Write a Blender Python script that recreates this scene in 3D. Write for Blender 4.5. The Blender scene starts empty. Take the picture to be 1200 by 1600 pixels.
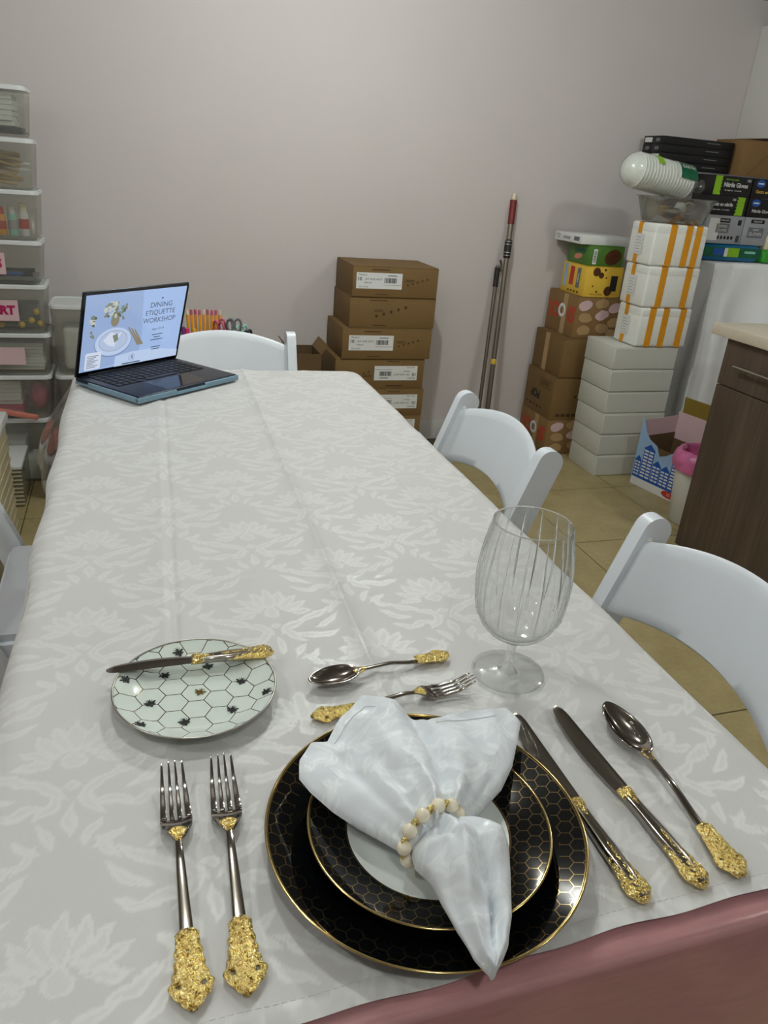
import bpy, bmesh, math, random
import numpy as np
from mathutils import Vector, Matrix, noise
R = math.radians
PI = math.pi
SC = bpy.context.scene
COL = SC.collection
random.seed(7)

# ------------------------------------------------------------------ camera, world, lights, exposure
ZT = 0.745                       # height of the laid table surface
pitch, roll, yaw = R(24.319), R(4.8176), R(-19.286)
Mx = Matrix.Rotation(yaw, 3, 'Z') @ Matrix.Rotation(-pitch, 3, 'X')
rv, fv, uv = Mx @ Vector((1, 0, 0)), Mx @ Vector((0, 1, 0)), Mx @ Vector((0, 0, 1))
r2 = math.cos(roll) * rv + math.sin(roll) * uv
u2 = -math.sin(roll) * rv + math.cos(roll) * uv
cam = bpy.data.objects.new('camera', bpy.data.cameras.new('camera'))
COL.objects.link(cam)
cam.data.sensor_fit = 'VERTICAL'
cam.data.sensor_height = 36.0
cam.data.lens = 1183.7 * 36.0 / 1600.0
cam.data.clip_start = 0.02
m4 = Matrix((r2, u2, -fv)).transposed().to_4x4()
m4.translation = (0, 0, ZT + 0.518)
cam.matrix_world = m4
SC.camera = cam

w = bpy.data.worlds.new('world'); SC.world = w; w.use_nodes = True
w.node_tree.nodes['Background'].inputs[0].default_value = (0.72, 0.78, 0.85, 1)
w.node_tree.nodes['Background'].inputs[1].default_value = 0.15

CEIL = 2.11
def downlight(x, y, power, size=0.03):
    l = bpy.data.lights.new('downlight', 'POINT'); l.shadow_soft_size = size; l.energy = power
    l.color = (0.935, 1.0, 0.98)
    o = bpy.data.objects.new('downlight', l); COL.objects.link(o); o.location = (x, y, CEIL - 0.05)
for x, y, p in ((0.05, 1.20, 8), (0.72, 2.25, 20), (2.05, 1.45, 10), (0.1, -0.35, 7), (1.75, -0.4, 6), (-1.0, 0.6, 8)):
    downlight(x, y, p)

vs = SC.view_settings
vs.view_transform = 'Standard'; vs.look = 'None'; vs.gamma = 1.0; vs.use_curve_mapping = False
vs.exposure = 0.72

# ------------------------------------------------------------------ materials
def lin(c):
    f = lambda v: (v / 255) / 12.92 if v / 255 <= 0.04045 else ((v / 255 + 0.055) / 1.055) ** 2.4
    return (f(c[0]), f(c[1]), f(c[2]), 1.0)

class NT:
    """tiny helper for node trees"""
    def __init__(s, mat):
        mat.use_nodes = True
        s.t = mat.node_tree; s.n = s.t.nodes; s.l = s.t.links
        s.bsdf = s.n['Principled BSDF']; s.out = s.n['Material Output']
    def put(s, sock, v):
        if hasattr(v, 'is_linked') or isinstance(v, bpy.types.NodeSocket): s.l.new(v, sock)
        else: sock.default_value = v
    def math(s, op, a, b=0.0, c=0.0, clamp=False):
        n = s.n.new('ShaderNodeMath'); n.operation = op; n.use_clamp = clamp
        s.put(n.inputs[0], a); s.put(n.inputs[1], b); s.put(n.inputs[2], c)
        return n.outputs[0]
    def vmath(s, op, a, b=(0, 0, 0)):
        n = s.n.new('ShaderNodeVectorMath'); n.operation = op
        s.put(n.inputs[0], a); s.put(n.inputs[1], b)
        return n.outputs[0]
    def sep(s, v):
        n = s.n.new('ShaderNodeSeparateXYZ'); s.put(n.inputs[0], v); return n.outputs
    def comb(s, x, y, z=0.0):
        n = s.n.new('ShaderNodeCombineXYZ'); s.put(n.inputs[0], x); s.put(n.inputs[1], y); s.put(n.inputs[2], z); return n.outputs[0]
    def coord(s, k='Object'):
        return s.n.new('ShaderNodeTexCoord').outputs[k]
    def scale(s, v, sc):
        n = s.n.new('ShaderNodeMapping'); n.inputs['Scale'].default_value = sc; s.put(n.inputs[0], v); return n.outputs[0]
    def noise(s, v, scale=5.0, detail=3.0, rough=0.5):
        n = s.n.new('ShaderNodeTexNoise'); s.put(n.inputs['Vector'], v)
        n.inputs['Scale'].default_value = scale; n.inputs['Detail'].default_value = detail; n.inputs['Roughness'].default_value = rough
        return n.outputs[0]
    def mix(s, f, a, b):
        n = s.n.new('ShaderNodeMix'); n.data_type = 'RGBA'
        s.put(n.inputs[0], f); s.put(n.inputs[6], a); s.put(n.inputs[7], b); return n.outputs[2]
    def ramp(s, f, stops):
        n = s.n.new('ShaderNodeValToRGB'); e = n.color_ramp.elements
        e[0].position, e[0].color = stops[0]; e[1].position, e[1].color = stops[-1]
        for p, c in stops[1:-1]:
            k = e.new(p); k.color = c
        s.put(n.inputs[0], f); return n.outputs[0]
    def smooth(s, v, lo, hi):
        n = s.n.new('ShaderNodeMapRange'); n.interpolation_type = 'SMOOTHSTEP'
        s.put(n.inputs[0], v); n.inputs[1].default_value = lo; n.inputs[2].default_value = hi
        return n.outputs[0]
    def bump(s, h, strength=0.2, dist=0.001):
        n = s.n.new('ShaderNodeBump'); n.inputs['Strength'].default_value = strength; n.inputs['Distance'].default_value = dist
        s.put(n.inputs['Height'], h); s.l.new(n.outputs[0], s.bsdf.inputs['Normal'])

def mat(name, rgb, rough=0.5, metal=0.0, var=0.06, vscale=12.0, bump=0.0, bscale=200.0, spec=0.5, coat=0.0, alpha=1.0, trans=0.0, stretch=None, ior=1.45):
    m = bpy.data.materials.new(name); t = NT(m); b = t.bsdf
    c = lin(rgb)
    co = t.coord()
    if stretch: co = t.scale(co, stretch)
    if var > 0:
        k = t.noise(co, vscale, 4.0)
        dk = tuple(v * (1 - var) for v in c[:3]) + (1,); lt = tuple(min(1, v * (1 + var)) for v in c[:3]) + (1,)
        t.l.new(t.ramp(k, [(0.3, dk), (0.7, lt)]), b.inputs['Base Color'])
    else: b.inputs['Base Color'].default_value = c
    b.inputs['Roughness'].default_value = rough; b.inputs['Metallic'].default_value = metal
    b.inputs['Specular IOR Level'].default_value = spec; b.inputs['Coat Weight'].default_value = coat
    b.inputs['Alpha'].default_value = alpha; b.inputs['Transmission Weight'].default_value = trans; b.inputs['IOR'].default_value = ior
    if bump > 0: t.bump(t.noise(co, bscale, 3.0), bump, 0.002)
    return m

def film(name, tint, gloss=0.12, rough=0.1, haze=0.05, hazecol=(235, 235, 230)):
    """thin clear plastic: transparent + a little gloss + a little milky diffuse"""
    m = bpy.data.materials.new(name); t = NT(m)
    tr = t.n.new('ShaderNodeBsdfTransparent'); tr.inputs[0].default_value = lin(tint)
    gl = t.n.new('ShaderNodeBsdfGlossy'); gl.inputs['Roughness'].default_value = rough; gl.inputs[0].default_value = (0.95, 0.95, 0.95, 1)
    df = t.n.new('ShaderNodeBsdfDiffuse'); df.inputs[0].default_value = lin(hazecol)
    lw = t.n.new('ShaderNodeLayerWeight'); lw.inputs[0].default_value = 0.5
    f = t.math('MULTIPLY_ADD', t.math('POWER', lw.outputs['Facing'], 4.0), 0.45, gloss, clamp=True)
    m1 = t.n.new('ShaderNodeMixShader'); m1.inputs[0].default_value = haze
    t.l.new(tr.outputs[0], m1.inputs[1]); t.l.new(df.outputs[0], m1.inputs[2])
    m2 = t.n.new('ShaderNodeMixShader'); t.l.new(f, m2.inputs[0]); t.l.new(m1.outputs[0], m2.inputs[1]); t.l.new(gl.outputs[0], m2.inputs[2])
    t.l.new(m2.outputs[0], t.out.inputs[0])
    return m

# damask weave: half-drop repeat of a palmette with scrolling leaves, woven per point of the cloth
LEAVES = [  # cx, cy, angle, length, half width, curve
    (0.0, 0.052, 90, 0.050, 0.0075, 0), (0.013, 0.050, 68, 0.046, 0.0062, 3), (0.024, 0.042, 46, 0.044, 0.0058, 4), (0.031, 0.030, 22, 0.042, 0.0055, 5),
    (0.034, 0.017, -4, 0.036, 0.0052, 6), (0.0, 0.020, 90, 0.026, 0.0085, 0),
    (0.020, -0.012, 35, 0.052, 0.0050, -9), (0.050, 0.004, 28, 0.056, 0.0055, 6), (0.066, -0.012, 38, 0.050, 0.0045, 7), (0.079, 0.020, 55, 0.036, 0.0040, 7),
    (0.016, -0.034, -58, 0.044, 0.0050, 10), (0.038, -0.036, -12, 0.046, 0.0048, -8), (0.058, -0.040, 18, 0.042, 0.0042, 8),
    (0.0, -0.012, 90, 0.014, 0.0058, 0), (0.011, -0.022, 20, 0.012, 0.0045, 0), (0.0, -0.052, 90, 0.038, 0.0048, 0), (0.018, -0.066, 62, 0.034, 0.0040, -9), (0.032, -0.078, 35, 0.034, 0.0036, 8)]
def weave(X, Y, W=0.22, H=0.217, ox=0.145, oy=0.03):
    X = X + 0.0016 * np.sin(Y * 170 + 2 * np.sin(X * 130)); Y = Y + 0.0016 * np.sin(X * 190 + 1.7 * np.sin(Y * 140))
    tot = np.full(X.shape, -1.0)
    for sx, sy in ((0, 0), (W / 2, H / 2)):
        px = np.abs(np.mod(X - ox + sx + W / 2, W) - W / 2); py = np.mod(Y - oy + sy, H) - H / 2
        for cx, cy, an, ln, hw, cv in LEAVES:
            c, q = math.cos(R(an)), math.sin(R(an))
            x = (px - cx) * c + (py - cy) * q; y = -(px - cx) * q + (py - cy) * c
            d = 1.35 * hw * (1 - (2 * x / ln) ** 2) - np.abs(y - cv * x * x)
            d = d - 0.0012 * (np.sin(x * 900 + y * 300) > 0.75) * (hw > .005)
            tot = np.maximum(tot, d)
    e = np.clip((tot + 0.0003) / 0.0014, 0, 1); e = e * e * (3 - 2 * e)
    vein = 1 - 0.55 * np.clip((tot - 0.0036) / 0.0012, 0, 1)
    return e * vein
def set_weave(me, xy, scale=1.0):
    k = weave(xy[:, 0] * scale, xy[:, 1] * scale).astype(np.float32)
    at = me.attributes.new('weave', 'FLOAT', 'POINT'); at.data.foreach_set('value', k)

def damask(name, ground, figure, rg=0.62, rf=0.36, sheen=0.2):
    m = bpy.data.materials.new(name); t = NT(m); co = t.coord(); b = t.bsdf
    n = t.n.new('ShaderNodeAttribute'); n.attribute_name = 'weave'; k = n.outputs['Fac']
    t.l.new(t.mix(k, lin(ground), lin(figure)), b.inputs['Base Color'])  # paler figure paints the satin sheen of the weave into the colour
    t.l.new(t.math('MULTIPLY_ADD', k, rf - rg, rg), b.inputs['Roughness'])
    b.inputs['Specular IOR Level'].default_value = 0.45
    b.inputs['Sheen Weight'].default_value = sheen; b.inputs['Sheen Roughness'].default_value = 0.4
    fine = t.noise(t.scale(co, (900, 260, 900)), 1.0, 1.0)
    t.bump(t.math('MULTIPLY_ADD', k, 0.6, t.math('MULTIPLY', fine, 0.25)), 0.35, 0.0008)
    return m

def honeycomb(name, cellcol, linecol, pitch, width, rin=None, rout=None, rough=0.035, line_metal=1.0, inner=None, rim=None, inner_line=None, rot=0.0):
    """glazed plate: hexagon lines between two radii, plain colour inside, gilt edge"""
    m = bpy.data.materials.new(name); t = NT(m); b = t.bsdf
    co = t.coord()
    x, y, _ = t.sep(co)
    rad = t.math('SQRT', t.math('ADD', t.math('MULTIPLY', x, x), t.math('MULTIPLY', y, y)))
    rr = t.n.new('ShaderNodeVectorRotate'); rr.rotation_type = 'Z_AXIS'; t.put(rr.inputs[0], co); rr.inputs['Angle'].default_value = rot
    x, y, _ = t.sep(rr.outputs[0])
    sx, sy = pitch, pitch * math.sqrt(3)
    def cell(ox, oy):
        a = t.math('SUBTRACT', t.math('MODULO', t.math('ADD', x, 40 * sx + ox), sx), sx / 2)
        c = t.math('SUBTRACT', t.math('MODULO', t.math('ADD', y, 40 * sy + oy), sy), sy / 2)
        a = t.math('ABSOLUTE', a); c = t.math('ABSOLUTE', c)
        return t.math('MAXIMUM', a, t.math('ADD', t.math('MULTIPLY', a, 0.5), t.math('MULTIPLY', c, 0.8660254)))
    d = t.math('MINIMUM', cell(0, 0), cell(sx / 2, sy / 2))
    line = t.smooth(d, pitch / 2 - width, pitch / 2 - width * 0.6)
    if rin: line = t.math('MULTIPLY', line, t.math('GREATER_THAN', rad, rin))
    if rout: line = t.math('MULTIPLY', line, t.math('LESS_THAN', rad, rout))
    col = t.mix(line, lin(cellcol), lin(linecol)); met = t.math('MULTIPLY', line, line_metal)
    if inner:
        k = t.math('LESS_THAN', rad, inner[0]); col = t.mix(k, col, lin(inner[1]))
        met = t.math('MULTIPLY', met, t.math('SUBTRACT', 1.0, k))
    if inner_line:
        k = t.math('COMPARE', rad, inner_line, 0.0009); col = t.mix(k, col, lin(linecol)); met = t.math('MAXIMUM', met, k)
    if rim:
        k = t.math('GREATER_THAN', rad, rim); col = t.mix(k, col, lin((206, 180, 122))); met = t.math('MAXIMUM', met, k)
    t.l.new(col, b.inputs['Base Color']); t.l.new(met, b.inputs['Metallic'])
    b.inputs['Roughness'].default_value = rough
    b.inputs['Specular IOR Level'].default_value = 0.42
    return m

def wood(name, c1, c2):
    m = bpy.data.materials.new(name); t = NT(m); co = t.coord()
    g = t.noise(t.scale(co, (30, 30, 1.6)), 2.0, 6.0, 0.65)
    g2 = t.noise(t.scale(co, (6, 6, 0.8)), 2.0, 3.0)
    k = t.math('MULTIPLY_ADD', g2, 0.5, t.math('MULTIPLY', g, 0.6))
    t.l.new(t.ramp(k, [(0.36, lin(c1)), (0.55, lin(tuple((a + b) / 2 for a, b in zip(c1, c2)))), (0.74, lin(c2))]), t.bsdf.inputs['Base Color'])
    t.bsdf.inputs['Roughness'].default_value = 0.5
    t.bump(g, 0.15, 0.001)
    return m

def tilemat():
    m = bpy.data.materials.new('floor_tile'); t = NT(m)
    co = t.vmath('ADD', t.coord('Object'), t.n.new('ShaderNodeObjectInfo').outputs['Location'])
    k = t.noise(co, 9.0, 5.0, 0.6); k2 = t.noise(co, 60.0, 4.0, 0.6)
    kk = t.math('MULTIPLY_ADD', k2, 0.35, t.math('MULTIPLY', k, 0.65))
    t.l.new(t.ramp(kk, [(0.3, lin((150, 134, 92))), (0.5, lin((166, 150, 106))), (0.72, lin((180, 165, 122)))]), t.bsdf.inputs['Base Color'])
    t.bsdf.inputs['Roughness'].default_value = 0.42
    return m

M = {}
M['wall'] = mat('wall_paint', (207, 199, 196), 0.75, var=0.012, vscale=3, bump=0.05, bscale=300)
M['wall_white'] = mat('white_paint', (218, 216, 210), 0.7, var=0.01)
M['ceil'] = mat('ceiling_paint', (158, 154, 148), 0.85, var=0.01)
M['tile'] = tilemat()
M['grout'] = mat('grout', (96, 84, 58), 0.9)
M['trim'] = mat('trim_paint', (205, 205, 200), 0.5, var=0.01)
M['resin'] = mat('white_resin', (222, 226, 232), 0.38, var=0.01, spec=0.5)
M['vinyl'] = mat('white_vinyl', (205, 207, 212), 0.45, var=0.02, vscale=30)
M['card'] = mat('brown_cardboard', (120, 93, 54), 0.8, var=0.06, vscale=6, bump=0.05, bscale=150)
M['card2'] = mat('tan_cardboard', (136, 104, 64), 0.8, var=0.06, vscale=7, bump=0.05, bscale=150)
M['carddark'] = mat('dark_cardboard', (96, 74, 46), 0.85)
M['ink'] = mat('brown_ink', (70, 48, 24), 0.8, var=0)
M['black'] = mat('black_ink', (28, 28, 28), 0.7, var=0)
M['grayink'] = mat('grey_ink', (110, 112, 116), 0.7, var=0)
M['paper'] = mat('white_paper', (222, 222, 220), 0.6, var=0.01)
M['whitecard'] = mat('white_carton', (202, 203, 193), 0.6, var=0.015)
M['tape'] = mat('clear_tape', (178, 146, 104), 0.25, var=0.03)
M['ytape'] = mat('yellow_tape', (222, 150, 22), 0.25, var=0.05, vscale=20)
M['foam'] = mat('white_styrofoam', (232, 232, 226), 0.75, var=0.02, vscale=60, bump=0.25, bscale=160)
M['red'] = mat('red_print', (190, 58, 36), 0.6, var=0.05)
M['yellow'] = mat('yellow_carton', (226, 186, 66), 0.45, var=0.04)
M['green'] = mat('green_carton', (78, 120, 44), 0.45, var=0.12, vscale=14)
M['brownprint'] = mat('chocolate_print', (82, 44, 22), 0.5, var=0.2, vscale=60)
M['blackcard'] = mat('black_carton', (16, 16, 18), 0.4, var=0.1)
M['lime'] = mat('lime_print', (138, 190, 30), 0.45, var=0.08, vscale=20)
M['greycard'] = mat('silver_grey_carton', (160, 163, 168), 0.45, var=0.05)
M['teal'] = mat('teal_plastic', (0, 105, 150), 0.3, var=0.06)
M['dkgreen'] = mat('dark_green_print', (10, 92, 60), 0.35, var=0.25, vscale=25)
M['blueprint'] = mat('blue_print', (28, 84, 170), 0.45, var=0.08)
M['skyprint'] = mat('sky_blue_print', (150, 180, 214), 0.45, var=0.05)
M['pinkprint'] = mat('pale_pink_print', (212, 182, 184), 0.5, var=0.03)
M['olive'] = mat('olive_card', (138, 116, 40), 0.7, var=0.05)
M['pinkbag'] = mat('pink_bag', (206, 108, 156), 0.35, var=0.2, vscale=25, spec=0.6)
M['whiteplastic'] = mat('white_plastic', (226, 226, 222), 0.32, var=0.01)
M['binwhite'] = mat('bin_lid_white', (214, 216, 214), 0.3, var=0.01)
M['counter'] = mat('counter_stone', (204, 192, 172), 0.3, var=0.05, vscale=60)
M['wood'] = wood('dark_oak_veneer', (62, 50, 42), (104, 86, 72))
M['steel'] = mat('polished_steel', (158, 152, 146), 0.06, metal=1.0, var=0.02)
M['brush'] = mat('brushed_steel', (170, 166, 158), 0.3, metal=1.0, var=0.04)
M['gold'] = mat('bright_gold', (236, 206, 120), 0.13, metal=1.0, var=0.0)
def antique():
    t = NT(M['gold']); co = t.coord()
    n1 = t.noise(co, 330, 3.0, 0.6); n2 = t.noise(co, 760, 2.0, 0.5)
    k = t.math('MULTIPLY_ADD', n2, 0.4, t.math('MULTIPLY', n1, 0.6))
    t.l.new(t.ramp(k, [(0.33, lin((96, 70, 28))), (0.43, lin((222, 188, 100))), (0.62, lin((250, 232, 168)))]), t.bsdf.inputs['Base Color'])
    t.bump(k, 1.0, 0.0022)
antique()
M['goldrim'] = mat('gilt_edge', (206, 180, 122), 0.16, metal=1.0, var=0.03)
M['pearl'] = mat('cream_pearl', (240, 230, 205), 0.16, var=0.03, coat=0.8)
M['porcelain'] = mat('white_porcelain', (226, 230, 224), 0.08, var=0.0, coat=0.5)
M['cloth'] = damask('white_damask_cloth', (202, 200, 198), (215, 214, 211), 0.60, 0.36)
M['napkin'] = damask('white_damask_napkin', (222, 226, 231), (234, 237, 240), 0.45, 0.28)
M['pink'] = mat('pink_satin', (214, 154, 160), 0.32, var=0.08, vscale=9, spec=0.5, stretch=(3, 3, 18))
M['pinkhem'] = mat('hem_thread', (200, 198, 196), 0.7, var=0)
M['seam'] = mat('stitch_thread', (206, 204, 202), 0.8, var=0)
M['clear'] = film('clear_vinyl', (244, 242, 240), 0.07, 0.06, 0.045)
M['bin'] = film('clear_bin_plastic', (226, 226, 220), 0.04, 0.15, 0.16, (214, 214, 206))
M['bag'] = film('clear_bag_film', (246, 248, 246), 0.06, 0.14, 0.08)
M['tray'] = film('clear_tray_plastic', (226, 226, 222), 0.12, 0.10, 0.07)
M['drape'] = mat('sheer_white_cloth', (246, 247, 248), 0.75, var=0.02, vscale=5, bump=0.05)
M['navy'] = mat('laptop_shell', (42, 46, 58), 0.35, metal=0.4, var=0.02)
M['bezel'] = mat('black_glass', (8, 8, 10), 0.12, var=0)
M['keyblack'] = mat('key_plastic', (18, 20, 24), 0.45, var=0.02)
M['bluecase'] = mat('pale_blue_case', (122, 152, 170), 0.35, var=0.02)
M['grip'] = mat('dark_red_grip', (120, 34, 28), 0.45, var=0.06)
M['blackrub'] = mat('black_rubber', (32, 30, 28), 0.5, var=0.05)
M['polemetal'] = mat('grey_pole_metal', (128, 120, 108), 0.35, metal=0.7, var=0.05)
M['cream'] = mat('cream_plastic', (226, 214, 184), 0.4, var=0.02)
M['kraft'] = mat('kraft_raffia', (176, 146, 92), 0.75, var=0.25, vscale=30)
M['pencil'] = mat('pencil_orange', (236, 158, 24), 0.4, var=0.03)
M['rose'] = mat('rose_plastic', (196, 92, 116), 0.4, var=0.05)
M['salmon'] = mat('salmon_plastic', (206, 126, 108), 0.45, var=0.03)
M['greyplastic'] = mat('grey_plastic', (126, 124, 130), 0.4, var=0.04)
M['purple'] = mat('purple_print', (104, 44, 108), 0.5, var=0.03)
M['mint'] = mat('mint_plastic', (150, 204, 190), 0.4, var=0.03)
M['darkbin'] = mat('dark_contents', (40, 38, 42), 0.7, var=0.4, vscale=20)
M['ribbed'] = mat('beige_ribbed_plastic', (188, 178, 146), 0.4, var=0.04)
M['magenta'] = mat('magenta_print', (170, 24, 84), 0.5, var=0)
M['hotpink'] = mat('hot_pink_plastic', (232, 60, 120), 0.4, var=0.02)
M['brightgreen'] = mat('bright_green_pack', (60, 170, 50), 0.35, var=0.1)
M['greygrip'] = mat('grey_contents', (118, 112, 96), 0.7, var=0.5, vscale=30)
M['legmetal'] = mat('grey_leg_steel', (110, 112, 114), 0.4, metal=0.8)
M['plate_big'] = honeycomb('black_honeycomb_glaze', (9, 10, 12), (158, 136, 94), 0.0122, 0.00042, rin=0.1125, rout=0.1318, rim=0.1322)
M['plate_mid'] = honeycomb('black_honeycomb_glaze_small', (9, 10, 12), (158, 136, 94), 0.0112, 0.0004, rin=0.0685, rout=0.0985, rim=0.0988, inner=(0.068, (226, 230, 226)), inner_line=0.0685)
M['plate_bee'] = honeycomb('white_honeycomb_glaze', (214, 222, 214), (118, 96, 60), 0.0262, 0.00055, rout=0.081, rim=0.0812, rot=R(33))
def glassmat():
    """thin blown crystal: clear straight on, darker and shinier at grazing angles"""
    m = bpy.data.materials.new('crystal_glass'); t = NT(m)
    lw = t.n.new('ShaderNodeLayerWeight'); lw.inputs[0].default_value = 0.5
    tr = t.n.new('ShaderNodeBsdfTransparent')
    t.l.new(t.ramp(lw.outputs['Facing'], [(0.0, (.990, .993, .991, 1)), (0.55, (.965, .97, .967, 1)), (0.82, (.84, .85, .845, 1)), (1.0, (.40, .41, .41, 1))]), tr.inputs[0])
    gl = t.n.new('ShaderNodeBsdfGlossy'); gl.inputs['Roughness'].default_value = 0.02
    fr = t.math('MULTIPLY_ADD', t.math('POWER', lw.outputs['Facing'], 3.5), 0.55, 0.045, clamp=True)
    mx = t.n.new('ShaderNodeMixShader'); t.l.new(fr, mx.inputs[0]); t.l.new(tr.outputs[0], mx.inputs[1]); t.l.new(gl.outputs[0], mx.inputs[2])
    t.l.new(mx.outputs[0], t.out.inputs[0])
    return m
def solidglass(name='solid_crystal', k=0.6):
    m = bpy.data.materials.new(name); t = NT(m)
    g = t.n.new('ShaderNodeBsdfGlass'); g.inputs['Roughness'].default_value = 0.0; g.inputs['IOR'].default_value = 1.45
    tr = t.n.new('ShaderNodeBsdfTransparent'); tr.inputs[0].default_value = (0.97, 0.975, 0.97, 1)
    mx = t.n.new('ShaderNodeMixShader'); mx.inputs[0].default_value = k
    t.l.new(tr.outputs[0], mx.inputs[1]); t.l.new(g.outputs[0], mx.inputs[2]); t.l.new(mx.outputs[0], t.out.inputs[0])
    return m
M['solidglass'] = solidglass(); M['cutglass'] = solidglass('cut_crystal', 0.92)
M['glass'] = glassmat()
def emit(name, rgb, s, k=0.0):
    m = bpy.data.materials.new(name); t = NT(m)
    t.bsdf.inputs['Base Color'].default_value = (0.02, 0.02, 0.02, 1); t.bsdf.inputs['Roughness'].default_value = 0.15
    t.bsdf.inputs['Emission Color'].default_value = lin(rgb); t.bsdf.inputs['Emission Strength'].default_value = s
    return m
SCR = 0.50
for k, c in dict(s_bg=(172, 200, 246), s_pale=(198, 218, 250), s_text=(70, 84, 110), s_leaf=(96, 108, 92), s_leaf2=(132, 144, 126), s_flower=(206, 208, 196), s_gold=(150, 140, 118), s_plate=(190, 206, 236), s_shade=(140, 160, 200), s_white=(222, 232, 250), s_cloth=(160, 184, 226)).items():
    M[k] = emit('screen_' + k[2:], c, SCR)

# ------------------------------------------------------------------ mesh helpers
I4 = Matrix.Identity(4)
def T(x, y, z): return Matrix.Translation((x, y, z))
def RZ(a): return Matrix.Rotation(a, 4, 'Z')
def RX(a): return Matrix.Rotation(a, 4, 'X')
def RY(a): return Matrix.Rotation(a, 4, 'Y')

def box(bm, x0, x1, y0, y1, z0, z1, m=None, bev=0.0, seg=2, mi=0):
    m = m or I4
    t = bmesh.new()
    vs_ = [t.verts.new((x, y, z)) for x in (x0, x1) for y in (y0, y1) for z in (z0, z1)]
    for f in ((0, 1, 3, 2), (4, 6, 7, 5), (0, 4, 5, 1), (2, 3, 7, 6), (0, 2, 6, 4), (1, 5, 7, 3)):
        t.faces.new([vs_[i] for i in f])
    if bev > 0:
        bmesh.ops.bevel(t, geom=list(t.edges), offset=bev, segments=seg, profile=0.5, affect='EDGES')
    merge(bm, t, m, mi)

def merge(bm, t, m=None, mi=0):
    m = m or I4
    mp = {}
    for v in t.verts: mp[v] = bm.verts.new(m @ v.co)
    for f in t.faces:
        try:
            g = bm.faces.new([mp[v] for v in f.verts]); g.material_index = mi or f.material_index; g.smooth = f.smooth
        except ValueError: pass
    t.free()

def lathe(bm, prof, n=48, m=None, mi=0, rfun=None, closed=False):
    m = m or I4
    rings = []
    for r, z in prof:
        if r < 1e-6: rings.append([bm.verts.new(m @ Vector((0, 0, z)))])
        else:
            rings.append([bm.verts.new(m @ Vector(((rfun(r, z, 2 * PI * i / n) if rfun else r) * math.cos(2 * PI * i / n), (rfun(r, z, 2 * PI * i / n) if rfun else r) * math.sin(2 * PI * i / n), z))) for i in range(n)])
    pr = list(zip(rings[:-1], rings[1:]))
    if closed: pr.append((rings[-1], rings[0]))
    for a, b in pr:
        for i in range(n):
            j = (i + 1) % n
            if len(a) == 1 and len(b) == 1: continue
            if len(a) == 1: f = [a[0], b[j], b[i]]
            elif len(b) == 1: f = [a[i], a[j], b[0]]
            else: f = [a[i], a[j], b[j], b[i]]
            g = bm.faces.new(f); g.material_index = mi; g.smooth = True

def loft(bm, rings, closed_ring=True, cap=True, mi=0, smooth=True):
    vs_ = [[bm.verts.new(p) for p in r] for r in rings]
    n = len(vs_[0])
    for a, b in zip(vs_[:-1], vs_[1:]):
        for i in range(n if closed_ring else n - 1):
            j = (i + 1) % n
            g = bm.faces.new([a[i], a[j], b[j], b[i]]); g.smooth = smooth; g.material_index = mi
    if cap and closed_ring:
        for r in (vs_[0][::-1], vs_[-1]):
            g = bm.faces.new(r); g.material_index = mi
    return vs_

def tube(bm, pts, r, n=10, m=None, mi=0):
    m = m or I4
    pts = [Vector(p) for p in pts]
    rings = []
    for i, p in enumerate(pts):
        d = (pts[min(i + 1, len(pts) - 1)] - pts[max(i - 1, 0)]).normalized()
        a = d.cross(Vector((0, 0, 1)) if abs(d.z) < 0.95 else Vector((1, 0, 0))).normalized(); b = d.cross(a)
        rr = r[i] if isinstance(r, (list, tuple)) else r
        rings.append([m @ (p + rr * (math.cos(2 * PI * k / n) * a + math.sin(2 * PI * k / n) * b)) for k in range(n)])
    loft(bm, rings, mi=mi)

def prism(bm, poly, z0, z1, m=None, mi=0):
    m = m or I4
    lo = [bm.verts.new(m @ Vector((x, y, z0))) for x, y in poly]; hi = [bm.verts.new(m @ Vector((x, y, z1))) for x, y in poly]
    n = len(poly)
    bm.faces.new(lo[::-1]).material_index = mi; bm.faces.new(hi).material_index = mi
    for i in range(n):
        bm.faces.new([lo[i], lo[(i + 1) % n], hi[(i + 1) % n], hi[i]]).material_index = mi

def grid(bm, nu, nv, f, mi=0, smooth=True, skip=None):
    vs_ = [[bm.verts.new(f(i / nu, j / nv)) for j in range(nv + 1)] for i in range(nu + 1)]
    for i in range(nu):
        for j in range(nv):
            if skip and skip((i + 0.5) / nu, (j + 0.5) / nv): continue
            g = bm.faces.new([vs_[i][j], vs_[i + 1][j], vs_[i + 1][j + 1], vs_[i][j + 1]]); g.smooth = smooth; g.material_index = mi
    return vs_

def sphere(bm, c, r, n=14, m=None, sc=(1, 1, 1)):
    k = n // 2
    prof = [(r * math.sin(PI * i / k), -r * math.cos(PI * i / k)) for i in range(k + 1)]
    prof[0] = (0, -r); prof[-1] = (0, r)
    lathe(bm, prof, n, (m or I4) @ T(*c) @ Matrix.Diagonal((*sc, 1)))

def obj(name, bm, mats, parent=None, smooth=None, loc=None, m=None):
    me = bpy.data.meshes.new(name)
    bmesh.ops.recalc_face_normals(bm, faces=list(bm.faces))
    bm.to_mesh(me); bm.free()
    for k in (mats if isinstance(mats, (list, tuple)) else [mats]): me.materials.append(M[k] if isinstance(k, str) else k)
    if smooth is not None:
        for p in me.polygons: p.use_smooth = True
        me.set_sharp_from_angle(angle=R(smooth))
    o = bpy.data.objects.new(name, me); COL.objects.link(o)
    if parent: o.parent = parent
    if m is not None: o.matrix_local = m
    if loc is not None: o.location = loc
    return o

def B(): return bmesh.new()

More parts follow.
